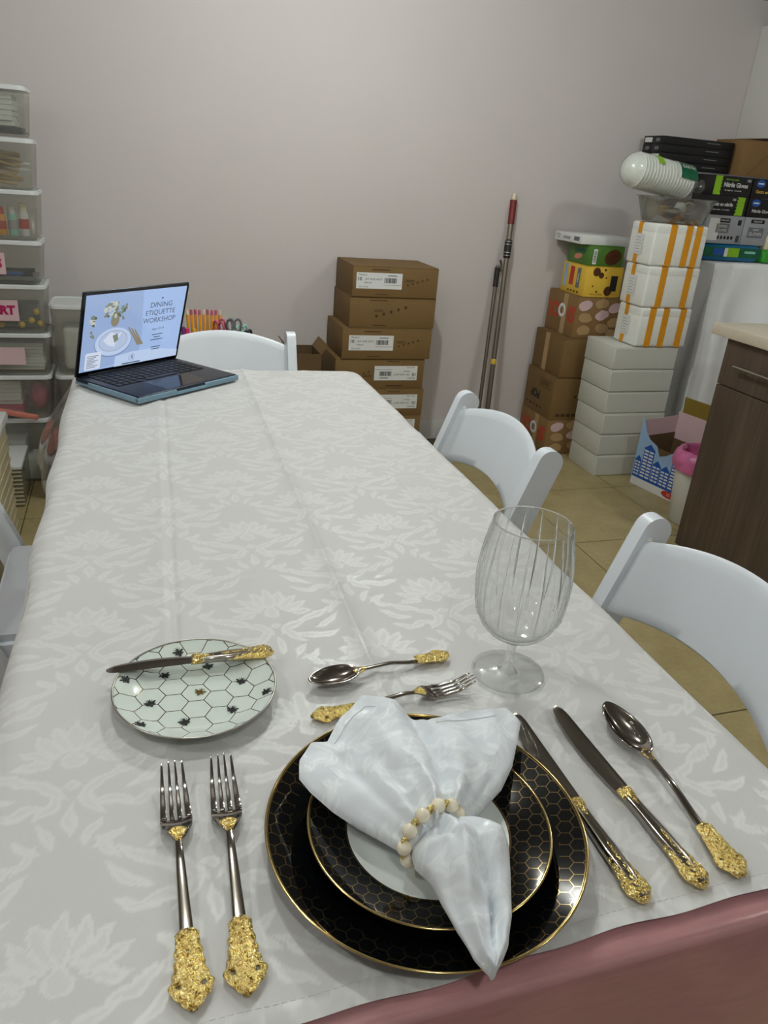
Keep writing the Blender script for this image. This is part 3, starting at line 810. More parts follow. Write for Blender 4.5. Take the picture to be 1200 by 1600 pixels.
def fork(label, loc, rotz, L=0.224, group=None, tilt=None):
    t = thing('dinner_fork', label, 'fork', loc, rotz, group)
    k = L / 0.224; h = L / 2
    zt = zline([(-h, .0022), (-h + .03 * k, .0024), (-h + .06 * k, .0040), (0.01 * k, .0105), (0.035 * k, .0085), (0.048 * k, .0040), (0.062 * k, .0028), (0.085 * k, .0052), (h, .0150)])
    # head: palm and four tines
    bm = B(); y0, yr, y1 = 0.026 * k, 0.052 * k, h
    hw = lambda y: interp([(0.026 * k, .0034), (0.034 * k, .0085), (0.042 * k, .0122), (0.050 * k, .0130), (0.075 * k, .0124), (h, .0110)], y) * k
    def palm(u, v):
        y = y0 + (yr - y0) * v; x = (2 * u - 1) * hw(y); return Vector((x, y, zt(y) + 0.0016 * (2 * u - 1) ** 2))
    n = 16; tv_ = grid(bm, n, 10, palm)
    for q in range(4):
        xa, xb = -1 + q * 0.5 + (0.09 if q else 0), -1 + (q + 1) * 0.5 - (0.09 if q < 3 else 0)
        def tine(u, v, xa=xa, xb=xb, q=q):
            y = yr + (y1 - yr - 0.002 * abs(q - 1.5)) * v; W = hw(y); c = (xa + xb) / 2; half = (xb - xa) / 2 * (1 - .62 * v ** 1.3)
            if v > .97: half *= 0.5
            x = (c + (2 * u - 1) * half) * W; return Vector((x, y, zt(y) + 0.0016 * (c) ** 2 * (1 - v)))
        grid(bm, 3, 14, tine)
    o = obj('tined_head', bm, 'steel', t, smooth=60)
    s = o.modifiers.new('thick', 'SOLIDIFY'); s.thickness = 0.0017; s.offset = -1
    bv_ = o.modifiers.new('bevel', 'BEVEL'); bv_.width = 0.0004; bv_.segments = 2; bv_.limit_method = 'ANGLE'
    bar(t, 'stem', [(y, interp([(-.060 * k, .0052), (-.02 * k, .0041), (.02 * k, .0030), (.036 * k, .0032)], y) * k, zt(y) - .0005, .0015 * k) for y in span(-.062 * k, .034 * k, .006)], n=16, sq=.6)
    ornate(t, 0.024 * k, 0.040 * k, [(0, .0022), (.3, .0045), (.7, .0078), (.9, .0060), (1, .001)], lambda v: zt(0.024 * k + .016 * k * v) + .0009, .0010, name='neck_ornament', crown=.0006, seed=3, amp=.0006)
    ya, yb = -.054 * k, -h
    ornate(t, ya, yb, [(a, b * k) for a, b in HTAB], lambda v: zt(ya + (yb - ya) * v) + .0012, .0022, holes=((-.0082 * k, -h + .0165 * k, .0021), (.0082 * k, -h + .0165 * k, .0021)), seed=1)
    return t
def spoon(label, loc, rotz, L=0.222, bw=0.0185, bl=0.078):
    t = thing('table_spoon', label, 'spoon', loc, rotz)
    k = L / 0.222; h = L / 2; yb0 = h - bl
    zt = zline([(-h, .0022), (-h + .03 * k, .0024), (-h + .06 * k, .0045), (-.01, .0105), (yb0, .0105), (h, .0105)])
    bm = B(); nr, na = 12, 36
    def bowl(u, v):
        a = 2 * PI * u; r = v
        yy = math.sin(a); ww = bw * (1 - 0.16 * yy * (1 if yy > 0 else .4)) 
        x = r * ww * math.cos(a); y = yb0 + bl / 2 + r * bl / 2 * yy
        d = 0.0090 * k * (1 - r ** 2.2)
        return Vector((x, y, 0.0103 - d + 0.0012 * r ** 4))
    grid(bm, na, nr, bowl); bmesh.ops.remove_doubles(bm, verts=list(bm.verts), dist=1e-5)
    o = obj('bowl', bm, 'steel', t, smooth=80); s = o.modifiers.new('thick', 'SOLIDIFY'); s.thickness = 0.0013; s.offset = -1
    bar(t, 'stem', [(y, interp([(-.065 * k, .0046), (0, .0033), (yb0 + .006, .0036)], y) * k, zt(y), .0016 * k) for y in span(-.062 * k, yb0 + .004, .006)], n=16, sq=.6)
    ornate(t, yb0 - .010 * k, yb0 + .008 * k, [(0, .0028), (.35, .0044), (.75, .0062), (1, .0015)], lambda v: zt(yb0) + .0009 - .0008 * v, .0012, name='neck_ornament', crown=.0006, seed=4, amp=.0006)
    ya, yb = -.058 * k, -h
    ornate(t, ya, yb, [(a, b * .92 * k) for a, b in HTAB], lambda v: zt(ya + (yb - ya) * v) + .0012, .0022, holes=((-.0074 * k, -h + .0165 * k, .0017), (.0074 * k, -h + .0165 * k, .0017)), seed=2)
    return t
def knife(label, loc, rotz, L=0.234, blade=0.124, width=0.0195, flip=1, rx=0.0):
    t = thing('table_knife', label, 'knife', loc, rotz); t.rotation_euler = (rx, 0, rotz)
    h = L / 2; yj = h - blade
    bm = B(); n = 40
    top, bot = [], []
    for k in range(n + 1):
        s = k / n; y = yj + blade * s
        half = width * (.40 + .10 * math.sin(PI * min(1, s * 1.15)))
        cx = flip * width * (.16 * s * s - .10 * math.sin(PI * s))
        if s > .84: half *= math.sqrt(max(0.0, 1 - ((s - .84) / .163) ** 2)) * .96 + .04
        top.append((cx + half, y)); bot.append((cx - half, y))
    rings = []
    for (xa, y), (xb, _) in zip(top, bot):
        th = 0.0011; m_ = (xa * .7 + xb * .3)
        rings.append([Vector((xa, y, 0.0052)), Vector((m_, y, 0.0052 + th)), Vector((xb, y, .0050)), Vector((m_, y, 0.0052 - th))])
    loft(bm, rings); obj('blade', bm, 'steel', t, smooth=25)
    bar(t, 'handle', [(y, interp([(-h, .0055), (-h + .05, .0075), (yj - .02, .0058), (yj, .0068)], y), .0052, interp([(-h, .0040), (-h + .03, .0052), (yj, .0038)], y)) for y in span(-h + .004, yj, .006)], n=18, sq=.65)
    ornate(t, yj - .023, yj + .002, [(0, .0016), (.3, .0056), (.7, .0078), (1, .0082)], lambda v: .0062, .005, name='collar_ornament', crown=.0034, seed=6, amp=.0008, twosided=True)
    ya, yb = -h + .058, -h
    ornate(t, ya, yb, [(0, .0030), (.12, .0075), (.4, .0088), (.62, .0108), (.76, .0124), (.86, .0104), (.94, .0066), (1, .0015)], lambda v: .0058, .0052, crown=.0042, seed=8, amp=.0011, twosided=True, name='ornate_handle')
    return t
ZC = ZT + 0.0006
fork('gold handled fork farthest from the black plates, beside the bread plate side', (0.0115, 0.4435, ZC), R(0.5), .225)
fork('gold handled fork lying next to the black plates', (0.0515, 0.4440, ZC), R(-1.5), .224)
fork('small dessert fork half hidden behind the white napkin', (0.2445, 0.6080, ZC), R(-85.5), .188)
spoon('soup spoon with gold handle, outermost beside the two knives', (0.4605, 0.4390, ZC), R(-1.8), .220, .0185, .080)
spoon('dessert spoon lying crosswise beyond the plates, bowl towards the bread plate', (0.2435, 0.6620, ZC), R(98.5), .174, .0165, .060)
knife('table knife between the soup spoon and the other knife', (0.4125, 0.4435, ZC), R(2.8), .235)
knife('table knife tucked against the black plates, tip under the napkin', (0.3595, 0.4430, ZC), R(1.0), .234)
knife('butter knife resting across the bee plate', (0.0410, 0.7012, ZT + .0136), R(90.0), .177, .088, .0165, flip=-1)

# crystal goblet
gl = thing('wine_goblet', 'tall fluted crystal wine glass standing on the white cloth', 'glass', (0.389, 0.634, ZT + .0005))
flute = 18
def rf(r, z, a):
    if z < 0.052 or z > 0.183: return r
    k = math.sin(PI * min(1, (z - .052) / .131)) ** .6
    return r - 0.0015 * k * (1 - abs(math.sin(a * flute / 2))) ** 4
prof_out = [(0, .0468), (.010, .0475), (.022, .0515), (.034, .0605), (.043, .0730), (.0485, .0880), (.0512, .1060), (.0520, .1240), (.0505, .1440), (.0475, .1630), (.0445, .1790), (.0420, .1905)]
def smoothprof(p, n=4):
    out = []
    for i in range(len(p) - 1):
        p0, p1, p2, p3 = p[max(i - 1, 0)], p[i], p[i + 1], p[min(i + 2, len(p) - 1)]
        for k in range(n):
            t_ = k / n
            out.append(tuple(0.5 * (2 * b + (c - a) * t_ + (2 * a - 5 * b + 4 * c - d) * t_ ** 2 + (3 * b - a - 3 * c + d) * t_ ** 3) for a, b, c, d in zip(p0, p1, p2, p3)))
    out.append(p[-1]); return out
po = smoothprof(prof_out[1:], 5)
pi_ = [(max(0.0, r - .0013 - (0.0012 if z < .06 else 0)), z + (.0022 if z < .075 else 0.0006)) for r, z in po]
bm = B(); lathe(bm, [(0, .0478)] + po + [(.0416, .1913)] + pi_[::-1] + [(0, .0512)], flute * 16, rfun=rf); obj('bowl', bm, 'glass', gl, smooth=75)
bm = B(); lathe(bm, smoothprof([(.0130, .0052), (.0088, .0092), (.0068, .0130), (.0050, .0200), (.0047, .0290), (.0056, .0370), (.0086, .0440), (.0125, .0474)], 4), 40); obj('stem', bm, 'solidglass', gl, smooth=70)
bm = B(); lathe(bm, [(0, .0006), (.0400, .0004), (.0414, .0008), (.0416, .0016), (.0405, .0024), (.025, .0034), (.0150, .0047), (.0130, .0054), (0, .0056)], 96); ft = obj('foot', bm, 'glass', gl, smooth=50)
def ringbm(r, z, t_, n=96):
    bm = B(); lathe(bm, [(r + t_ * math.cos(a), z + t_ * math.sin(a)) for a in [2 * PI * k / 8 for k in range(8)]], n, closed=True); return bm
obj('rim', ringbm(.0417, .1912, .00085), 'cutglass', gl, smooth=80); obj('foot_edge', ringbm(.0409, .0014, .0010), 'cutglass', ft, smooth=80)
# cut flutes: slim tapering ridges down the bowl
def r_at(z):
    for (ra, za), (rb, zb) in zip(po[:-1], po[1:]):
        if za <= z <= zb: return ra + (rb - ra) * (z - za) / (zb - za)
    return po[-1][0]
def flutebm(z0, z1_, w_):
    bm = B(); rings = []
    for k in range(25):
        q = k / 24; z = z0 + (z1_ - z0) * q; ww = w_ * max(.06, math.sin(PI * min(1, .12 + .88 * q) )) ** .7; r = r_at(z)
        rings.append([Vector((r - .0008, -ww, z)), Vector((r + .0007, 0, z)), Vector((r - .0008, ww, z)), Vector((r - .0014, 0, z))])
    loft(bm, rings); return bm
fl0 = obj('cut_flute', flutebm(.078, .1895, .0013), 'cutglass', gl, smooth=80)
for k in range(1, 15):
    o = fl0.copy(); COL.objects.link(o); o.rotation_euler = (0, 0, 2 * PI * k / 15)
# ------------------------------------------------------------------ laptop
LP = thing('laptop', 'open dark laptop in a pale blue case showing a dining workshop slide', 'laptop', (0.052, 1.882, ZT + .0042), R(39.5))
W_, D_ = 0.312, 0.221
bm = B(); box(bm, -W_ / 2, W_ / 2, -D_ / 2, D_ / 2, 0.0, 0.006, bev=0.0025)
for s in (-1, 1): box(bm, (-W_ / 2 - .002) if s < 0 else 0.045, -0.045 if s < 0 else W_ / 2 + .002, -D_ / 2 - .002, -D_ / 2 + .010, 0.0, .0125, bev=0.002)
box(bm, -W_ / 2 - .002, -W_ / 2 + .003, -D_ / 2, D_ / 2 - .05, 0, .0125, bev=.001); box(bm, W_ / 2 - .003, W_ / 2 + .002, -D_ / 2, D_ / 2 - .05, 0, .0125, bev=.001)
box(bm, -.05, .05, -D_ / 2 - .002, -D_ / 2 + .01, 0, .007, bev=.001)
obj('case_shell', bm, 'bluecase', LP, smooth=40)
bm = B(); box(bm, -W_ / 2 + .002, W_ / 2 - .002, -D_ / 2 + .002, D_ / 2, 0.0055, 0.0150, bev=0.003, seg=3)
base = obj('base', bm, 'navy', LP, smooth=40)
bm = B(); box(bm, -.065, .065, -D_ / 2 + .008, -D_ / 2 + .085, .0149, .0153, bev=.0001, seg=1); obj('trackpad', bm, 'bezel', base)
bm = B(); box(bm, -.134, .134, -D_ / 2 + .094, D_ / 2 - .022, .0148, .01515); obj('keyboard_well', bm, 'keyblack', base)
kb = B(); box(kb, -.0079, .0079, -.0079, .0079, 0, .0014, bev=.0012); key0 = None
for r_ in range(6):
    for c_ in range(14):
        if r_ == 0 and 4 <= c_ <= 9:
            if c_ != 4: continue
        x = -.1235 + c_ * .019; y = -D_ / 2 + .104 + r_ * .0185
        if key0 is None: key0 = obj('key', kb, 'keyblack', base, smooth=40); o = key0
        else: o = key0.copy(); COL.objects.link(o)
        o.location = (x + (.0475 if (r_ == 0 and c_ == 4) else 0), y, .0151)
        o.scale = (5.9 if (r_ == 0 and c_ == 4) else 1, 1, 1)
# lid, hinged at the back edge
TILT = R(105.8)
lidm = T(0, D_ / 2 - .004, 0.0135) @ RX(TILT)      # local: x across, y up the lid, z towards the user
SH = 0.211
bm = B(); box(bm, -W_ / 2, W_ / 2, 0.0, SH, -.0065, -.0005, bev=.003, seg=3)
lid = obj('lid', bm, 'navy', LP, smooth=40, m=lidm)
bm = B(); prism(bm, rrect(-W_ / 2 + .001, W_ / 2 - .001, .001, SH - .001, .009), -.0006, .0); obj('screen_bezel', bm, 'bezel', lid)
bm = B(); tube(bm, [(-.12, 0, -.002), (.12, 0, -.002)], .0045, 10); obj('hinge', bm, 'keyblack', lid)
SW2, SY0, SY1 = W_ / 2 - .008, .012, SH - .008
bm = B(); box(bm, -SW2, SW2, SY0, SY1, 0.0, .0002); scr = obj('display', bm, 's_bg', LP, m=lidm)
Z = [0.0003]
def sflat(poly, material, name='slide_picture', dz=0.0):
    Z[0] += 0.00002
    bm = B(); prism(bm, poly, Z[0], Z[0] + .00006); return obj(name, bm, material, scr)
def ell(cx, cy, a, b, rot=0, n=28): return [(cx + a * math.cos(2 * PI * k / n) * math.cos(rot) - b * math.sin(2 * PI * k / n) * math.sin(rot), cy + a * math.cos(2 * PI * k / n) * math.sin(rot) + b * math.sin(2 * PI * k / n) * math.cos(rot)) for k in range(n)]
# photograph half of the slide: table setting, flowers
px0 = -SW2
sflat([(px0, SY0), (px0 + .168, SY0 + .01), (px0 + .172, SY0 + .08), (px0 + .160, SY1), (px0, SY1)], 's_cloth')
sflat(ell(-.060, .078, .054, .038), 's_shade'); sflat(ell(-.060, .080, .052, .036), 's_pale'); sflat(ell(-.060, .082, .041, .027), 's_gold'); sflat(ell(-.060, .082, .040, .026), 's_plate')
sflat([(-.090, .086), (-.070, .106), (-.052, .098), (-.036, .104), (-.048, .084), (-.056, .066), (-.074, .072)], 's_white')
sflat([(-.064, .096), (-.050, .100), (-.046, .084), (-.056, .076)], 's_leaf2')
for k in (0, 1, 2): sflat([(-.022 + .010 * k, .112 - .004 * k), (-.018 + .010 * k, .112 - .004 * k), (.020 + .006 * k, .062), (.014 + .006 * k, .060)], 's_gold')
rs = random.Random(3)
sflat(ell(-.062, .135, .012, .016), 's_gold')
for k in range(46):
    a = rs.random() * 2 * PI; q = math.sqrt(rs.random())
    sflat(ell(-.062 + .036 * q * math.cos(a), .158 + .024 * q * math.sin(a), .0065, .0035, rs.random() * 3, 8), rs.choice(['s_leaf', 's_leaf2', 's_flower', 's_flower', 's_leaf2']))
for k in range(12):
    sflat(ell(-.126 + .012 * rs.random() - .004, .130 + .02 * rs.random(), .006, .004, rs.random() * 3, 8), rs.choice(['s_leaf', 's_leaf2', 's_flower']))
for k in range(6): sflat(ell(-.128 + .01 * rs.random(), .098 + .015 * rs.random(), .004, .003, rs.random() * 3, 8), 's_leaf2')
sflat([(-.05, SY0 + .002), (-.05, .040), (-.0, .046), (.07, .044), (SW2, .030), (SW2, SY0), (-.05, SY0)], 's_pale')
sflat(rrect(-.136, -.092, .016, .060, .004), 's_white')
for k in range(8): sflat([(-.131, .052 - k * .0042), (-.100 - .006 * (k % 3), .052 - k * .0042), (-.100 - .006 * (k % 3), .0506 - k * .0042), (-.131, .0506 - k * .0042)], 's_text', 'slide_text_line')
def stext(s, x, y, size, bold=0.0, xs=1.0):
    Z[0] += 0.00002
    text(s, size, 's_text', scr, T(x, y, Z[0]), 'slide_lettering', bold=bold, xs=xs, depth=.00003)
stext('DINING', .072, .162, .0185, xs=1.08); stext('ETIQUETTE', .072, .142, .0185, xs=1.0); stext('WORKSHOP', .072, .122, .0185, xs=.98)
stext('Ages 10-14', .072, .098, .0085)
for k, (l_, yy) in enumerate(((.034, .084), (.020, .077), (.040, .070), (.030, .046 + .004), (.026, .044))):
    sflat([(.072 - l_ / 2, yy), (.072 + l_ / 2, yy), (.072 + l_ / 2, yy - .0022), (.072 - l_ / 2, yy - .0022)], 's_text', 'slide_text_line')
sflat([(.069, .181), (.075, .181), (.074, .177), (.070, .177)], 's_text')
stext('R', .002, .030, .016); 
bm = B(); lathe(bm, [(.0088, 0), (.0094, 0), (.0094, .00006), (.0088, .00006)], 28, T(.0, .031, Z[0]), closed=True); obj('slide_emblem', bm, 's_text', scr)
for l_, yy in ((.056, .0175),): sflat([(-l_ / 2, yy), (l_ / 2, yy), (l_ / 2, yy - .003), (-l_ / 2, yy - .003)], 's_text', 'slide_text_line')

# ------------------------------------------------------------------ white resin folding chairs (local: +Y is the back of the chair)
def make_chair(label, loc, rotz):
    t = thing('folding_chair', label, 'chair', loc, rotz, 'white folding chairs round the table')
    SL = 0.36; yb = lambda z: 0.172 - (0.79 - z) * SL     # line of the long back bars
    for s in (-1, 1):
        bm = B(); x0 = s * .2025
        d = Vector((0, SL, 1)).normalized(); nrm = Vector((0, 1, -SL)).normalized()
        top = Vector((0, yb(.765), .765)); bot = Vector((0, yb(0.006), 0.006))
        poly = []
        L_b = (top - bot).length; hw = 0.027
        for k in range(13):
            a = PI * k / 12; poly.append((hw * math.cos(a), L_b + hw * 0.95 * math.sin(a)))
        poly += [(-hw, L_b * .55), (-hw * .8, 0), (hw * .8, 0), (hw, L_b * .55)]
        m = Matrix((nrm, d, Vector((1, 0, 0)))).transposed().to_4x4(); m.translation = bot + Vector((x0, 0, 0))
        tb_ = bmesh.new(); prism(tb_, poly, -.0135, .0135)
        bmesh.ops.bevel(tb_, geom=[e for e in tb_.edges if len(e.link_faces) == 2 and e.calc_face_angle(0) > .9], offset=.005, segments=3, affect='EDGES', profile=.5)
        merge(bm, tb_, m); obj('back_bar', bm, 'resin', t, smooth=35)
        bm = B(); sphere(bm, (x0 - s * .0125, yb(.752) - .006, .752), .006, 10); obj('bolt_cap', bm, 'whiteplastic', t, smooth=60)
        # rear leg: from under the seat front down to the rear foot
        bm = B(); a, b = Vector((s * .176, -.250, .420)), Vector((s * .176, .235, 0.006))
        d2 = (b - a).normalized(); n2 = Vector((0, d2.z, -d2.y)); m = Matrix((n2, d2, Vector((1, 0, 0)))).transposed().to_4x4(); m.translation = a
        box(bm, -.018, .018, 0, (b - a).length, -.011, .011, m, bev=.005); obj('rear_leg', bm, 'resin', t, smooth=40)
    # arched backrest
    def bp_(u, v, side):
        s = 2 * u - 1; arch = 0.036 * (1 - s * s)
        z = 0.622 + arch * 0.85 + (0.128 + 0.006 * (1 - s * s)) * v
        z = min(z, 10)
        y = yb(z) - .010 + 0.030 * (1 - s * s) + side
        return Vector((s * .192, y, z))
    bm = B(); nu, nv = 28, 8; th = .0065
    rings = []
    for i in range(nu + 1):
        u = i / nu; ring = []
        for k in range(nv + 1): ring.append(bp_(u, .04 + .92 * k / nv, -th))
        ring.append(bp_(u, 1.0, 0))
        for k in range(nv, -1, -1): ring.append(bp_(u, .04 + .92 * k / nv, th))
        ring.append(bp_(u, 0.0, 0))
        rings.append(ring)
    loft(bm, rings); obj('backrest', bm, 'resin', t, smooth=60)
    # seat: frame rails with a vinyl pad
    bm = B()
    prism_poly = rrect(-.187, .187, -.345, .045, .016)
    tb_ = bmesh.new(); prism(tb_, prism_poly, .412, .438)
    bmesh.ops.bevel(tb_, geom=[e for e in tb_.edges if e.calc_face_angle(0) > .9], offset=.006, segments=3, affect='EDGES', profile=.5); merge(bm, tb_)
    fr = obj('seat_frame', bm, 'resin', t, smooth=40)
    tb_ = bmesh.new(); prism(tb_, rrect(-.176, .176, -.333, .036, .014), .437, .453)
    bmesh.ops.bevel(tb_, geom=[e for e in tb_.edges if e.calc_face_angle(0) > .9], offset=.007, segments=3, affect='EDGES', profile=.5)
    bm = B(); merge(bm, tb_); obj('seat_pad', bm, 'vinyl', t, smooth=40)
    for z_, y_ in ((.20, yb(.20)), (.12, .10)):
        bm = B(); tube(bm, [(-.19, y_, z_), (.19, y_, z_)], .009, 10); obj('stretcher', bm, 'resin', t, smooth=60)
    return t
CG = 'white folding chairs round the table'
c0 = make_chair('white folding chair beside the wine glass, nearest the dark wood cabinet', (0.618, 0.712, 0), R(-90))
dup(c0, (0.596, 1.428, 0), R(-90), 'white folding chair in front of the white carton stack')
dup(c0, (0.250, 2.130, 0), R(0), 'white folding chair at the far end of the table behind the laptop')
dup(c0, (-0.242, 1.452, 0), R(90), 'white folding chair showing its padded seat on the storage bin side')

# ------------------------------------------------------------------ stack of brown cartons against the back wall
TOPS = [.885, .757, .624, .488, .350, .225, .112]
XR = [(.893, 1.280), (.889, 1.283), (.862, 1.276), (.838, 1.257), (.850, 1.264), (.850, 1.262), (.850, 1.262)]
names = ['flat brown carton with white label, top of the wall stack', 'flat brown carton without paper label, second from top of the wall stack', 'flat brown carton with white label, third from top of the wall stack',
         'flat brown carton with upside-down label, fourth from top of the wall stack', 'flat brown carton with upside-down label, fifth from top of the wall stack', 'flat brown carton, second from the floor in the wall stack', 'flat brown carton, lowest of the wall stack on the floor']
for i, (z, (xa, xb)) in enumerate(zip(TOPS, XR)):
    z0 = TOPS[i + 1] if i < 6 else 0.0
    size = (xb - xa, 0.285, z - z0 - .0005)
    c = carton('cardboard_box', names[i], 'box', ((xa + xb) / 2, 3.2 + .1425 + (.006 if i in (1, 3) else 0), z0), size, 'card', group='flat cartons stacked by the back wall')
    h = size[2]
    inv = ROT180 if i >= 3 else I4
    if i != 1 and i < 6:
        lx, s180 = (-.075, 1) if i < 3 else (.075, -1)
        lb = patch(c, F(size, 'front', lx, .004) @ inv, .205, .066, 'paper', 'printed_label')
        text('10', .020, 'black', lb, T(-.088, .006, .0007), bold=.02)
        text('Moulure', .011, 'black', lb, T(-.075, .024, .0007)); text('SKP 10OZ AKCT', .0105, 'black', lb, T(-.026, .006, .0007))
        text('Natural', .010, 'black', lb, T(-.052, -.008, .0007)); text('SKU 10 250', .008, 'black', lb, T(-.070, -.026, .0007))
        bm = B(); q = random.Random(i); x = .022
        while x < .078:
            ww = q.choice([.001, .002, .003]); box(bm, x, x + ww, -.008, .013, .0006, .0008); x += ww + q.choice([.001, .002])
        box(bm, .02, .098, -.017, -.0158, .0006, .0008); box(bm, .036, .078, .021, .024, .0006, .0008)
        obj('barcode', bm, 'black', lb)
    # cup pictograms and small print
    bm = B()
    mm = F(size, 'front', 0, 0) @ inv
    x0 = .055 if i != 1 else -.075
    for k in range(5):
        sc = 1.0 if i != 1 else 1.5
        xx = x0 + .022 * k * sc; yy = (-.010 + .0065 * k) * sc
        prism(bm, [(xx - .004 * sc, yy + .004 * sc), (xx - .003 * sc, yy - .004 * sc), (xx + .003 * sc, yy - .004 * sc), (xx + .004 * sc, yy + .004 * sc)], 0, .0004, mm)
    box(bm, x0 - .012, x0 + .028, .010, .0125, 0, .0004, mm); box(bm, x0 - .012, x0 + .028, .004, .0065, 0, .0004, mm)
    box(bm, -.11, -.03, h / 2 - .016, h / 2 - .012, 0, .0004, mm); box(bm, -.09, -.03, -h / 2 + .010, -h / 2 + .013, 0, .0004, mm)
    obj('cup_pictograms', bm, 'ink', c)

# small open dark carton behind the end chair
oc = thing('open_carton', 'small open dark cardboard box half hidden behind the end chair', 'box', (0.700, 3.26, 0.30))
bm = B()
for a in ((-.065, .065, -.09, -.086), (-.065, .065, .086, .09), (-.065, -.061, -.086, .086), (.061, .065, -.086, .086)): box(bm, *a, 0, .215)
box(bm, -.065, .065, -.09, .09, 0, .004); obj('body', bm, 'carddark', oc)
for s in (-1, 1):
    bm = B(); box(bm, s * .063 - .002, s * .063 + .002, -.09, .09, .0, .05, T(0, 0, .213) @ T(s * .063, 0, 0) @ RY(s * R(35)) @ T(-s * .063, 0, 0)); obj('flap', bm, 'card', oc)
carton('cardboard_box', 'brown carton carrying the small open box behind the end chair', 'box', (0.700, 3.27, 0), (.16, .22, .2995), 'card2')

# ------------------------------------------------------------------ mop poles leaning on the wall
def pole(name, label, a, b, r, material):
    d = Vector(b) - Vector(a); L = d.length
    t = thing(name, label, 'pole', a); t.rotation_mode = 'QUATERNION'; t.rotation_quaternion = Vector((0, 0, 1)).rotation_difference(d)
    bm = B(); tube(bm, [(0, 0, 0), (0, 0, L)], r, 14); obj('shaft', bm, material, t, smooth=60)
    return t, L
p1, L1 = pole('extension_pole', 'grey metal telescopic pole with dark red grip leaning on the wall', (1.655, 3.30, 0.012), (1.727, 3.472, 1.08), .0125, 'polemetal')
bm = B(); tube(bm, [(0, 0, L1 - .01), (0, 0, L1 + .09)], .016, 14); tube(bm, [(0, 0, L1 + .085), (0, 0, L1 + .095)], .017, 14); obj('grip', bm, 'grip', p1, smooth=40)
bm = B(); lathe(bm, [(.008, L1 + .095), (.012, L1 + .100), (.010, L1 + .120), (.005, L1 + .128), (0, L1 + .129)], 14); obj('tip', bm, 'cream', p1, smooth=60)
bm = B(); lathe(bm, [(.0125, L1 - .165), (.017, L1 - .16), (.0175, L1 - .085), (.0125, L1 - .08)], 16); obj('locking_sleeve', bm, 'blackrub', p1, smooth=40)
for z in (-.155, -.142, -.105, -.092):
    bm = B(); lathe(bm, [(.0168, L1 + z), (.0186, L1 + z + .001), (.0186, L1 + z + .004), (.0168, L1 + z + .005)], 16); obj('steel_band', bm, 'brush', p1, smooth=40)
bm = B(); lathe(bm, [(.0128, .42), (.0140, .425), (.0140, .440), (.0128, .445)], 14); obj('yellow_marker', bm, 'yellow', p1, smooth=60)
bm = B(); tube(bm, [(0, 0, .0), (0, 0, .16)], .0142, 14); obj('white_sleeve', bm, 'whiteplastic', p1, smooth=60)
p2, L2 = pole('hooked_pole', 'slimmer dark pole with a bright hook behind the red-gripped pole', (1.625, 3.34, 0.010), (1.693, 3.480, .880), .0095, 'polemetal')
bm = B(); tube(bm, [(0.006 + .014 * math.sin(a), 0, L2 - .03 + .034 * (1 - math.cos(a)) / 1.2) for a in [PI * k / 10 for k in range(11)]] + [(.016, 0, L2 + .0), (.024, 0, L2 - .03)], .0032, 8); obj('hook', bm, 'steel', p2, smooth=60)
bm = B(); tube(bm, [(0, 0, L2 - .10), (0, 0, L2 - .01)], .0125, 12); obj('collar', bm, 'blackrub', p2, smooth=60)

# ------------------------------------------------------------------ brown stack by the wall
def upside_snack(c, size):
    m = F(size, 'left', 0, .012) @ ROT180
    text('SN', .100, 'red', c, m @ T(-.078, 0, 0), 'lettering', bold=.03, xs=.80); text('CK', .100, 'red', c, m @ T(.072, 0, 0), 'lettering', bold=.03, xs=.80)
    bm = B(); lathe(bm, [(.017, 0), (.034, 0), (.034, .0005), (.017, .0005)], 24, m @ T(-.006, 0, 0), closed=True); obj('white_snack_ring', bm, 'paper', c)
    for k, (u, v) in enumerate(((-.08, .06), (.01, .07), (-.07, .0), (.02, .015), (-.07, -.06), (.03, -.05), (.085, .05), (.09, -.02), (.09, -.075))):
        if abs(u) > size[0] / 2 - .03: u = math.copysign(size[0] / 2 - .03, u)
        rr = random.Random(k); pts = [((.034 + .006 * rr.random()) * math.cos(a), (.020 + .006 * rr.random()) * math.sin(a)) for a in [2 * PI * q / 12 for q in range(12)]]
        patch(c, F(size, 'front', u, v * size[2] / .2) @ RZ(R(15 - 12 * (k % 3))), 0, 0, 'pinkprint' if k % 3 == 0 else 'tape', 'snack_picture', .0005, pts)
def tapev(c, size, u=.03):
    for side in ('left',):
        patch(c, F(size, side, u, 0), .04, size[2] - .004, 'tape', 'tape_strip', .0003)
BG = 'brown cartons stacked in the corner by the poles'
s = (.27, .285, .185); c = carton('snack_carton', 'brown snack carton with red upside-down lettering, lowest on the floor', 'box', (1.945 + .135, 3.20 + .1425, 0), s, 'card2', group=BG); upside_snack(c, s); tapev(c, s)
s = (.27, .28, .2145); c = carton('popcorn_carton', 'brown carton printed POP upside down below the plain carton', 'box', (1.945 + .135, 3.20 + .140, .1855), s, 'card', group=BG)
text('POP', .056, 'black', c, F(s, 'left', -.030, -.012) @ ROT180, bold=.05, xs=.85)
bm = B(); mm = F(s, 'left', .055, .055)
for a in ((-.055, .055, .018, .021), (-.055, .055, -.021, -.018), (-.055, -.052, -.021, .021), (.052, .055, -.021, .021)): box(bm, *a, 0, .0005, mm)
for k in range(7): box(bm, -.042 + .012 * k, -.036 + .012 * k, -.012, .012, 0, .0004, mm)
mm = F(s, 'left', 0, 0)
for k in range(5): box(bm, -.11 + .035 * k, -.09 + .035 * k, -.075 - .004 * (k % 2), -.068, 0, .0004, mm)
mm = F(s, 'front', 0, 0)
for k in range(6): box(bm, -.10 + .03 * k, -.078 + .03 * k, -.092, -.078, 0, .0004, mm)
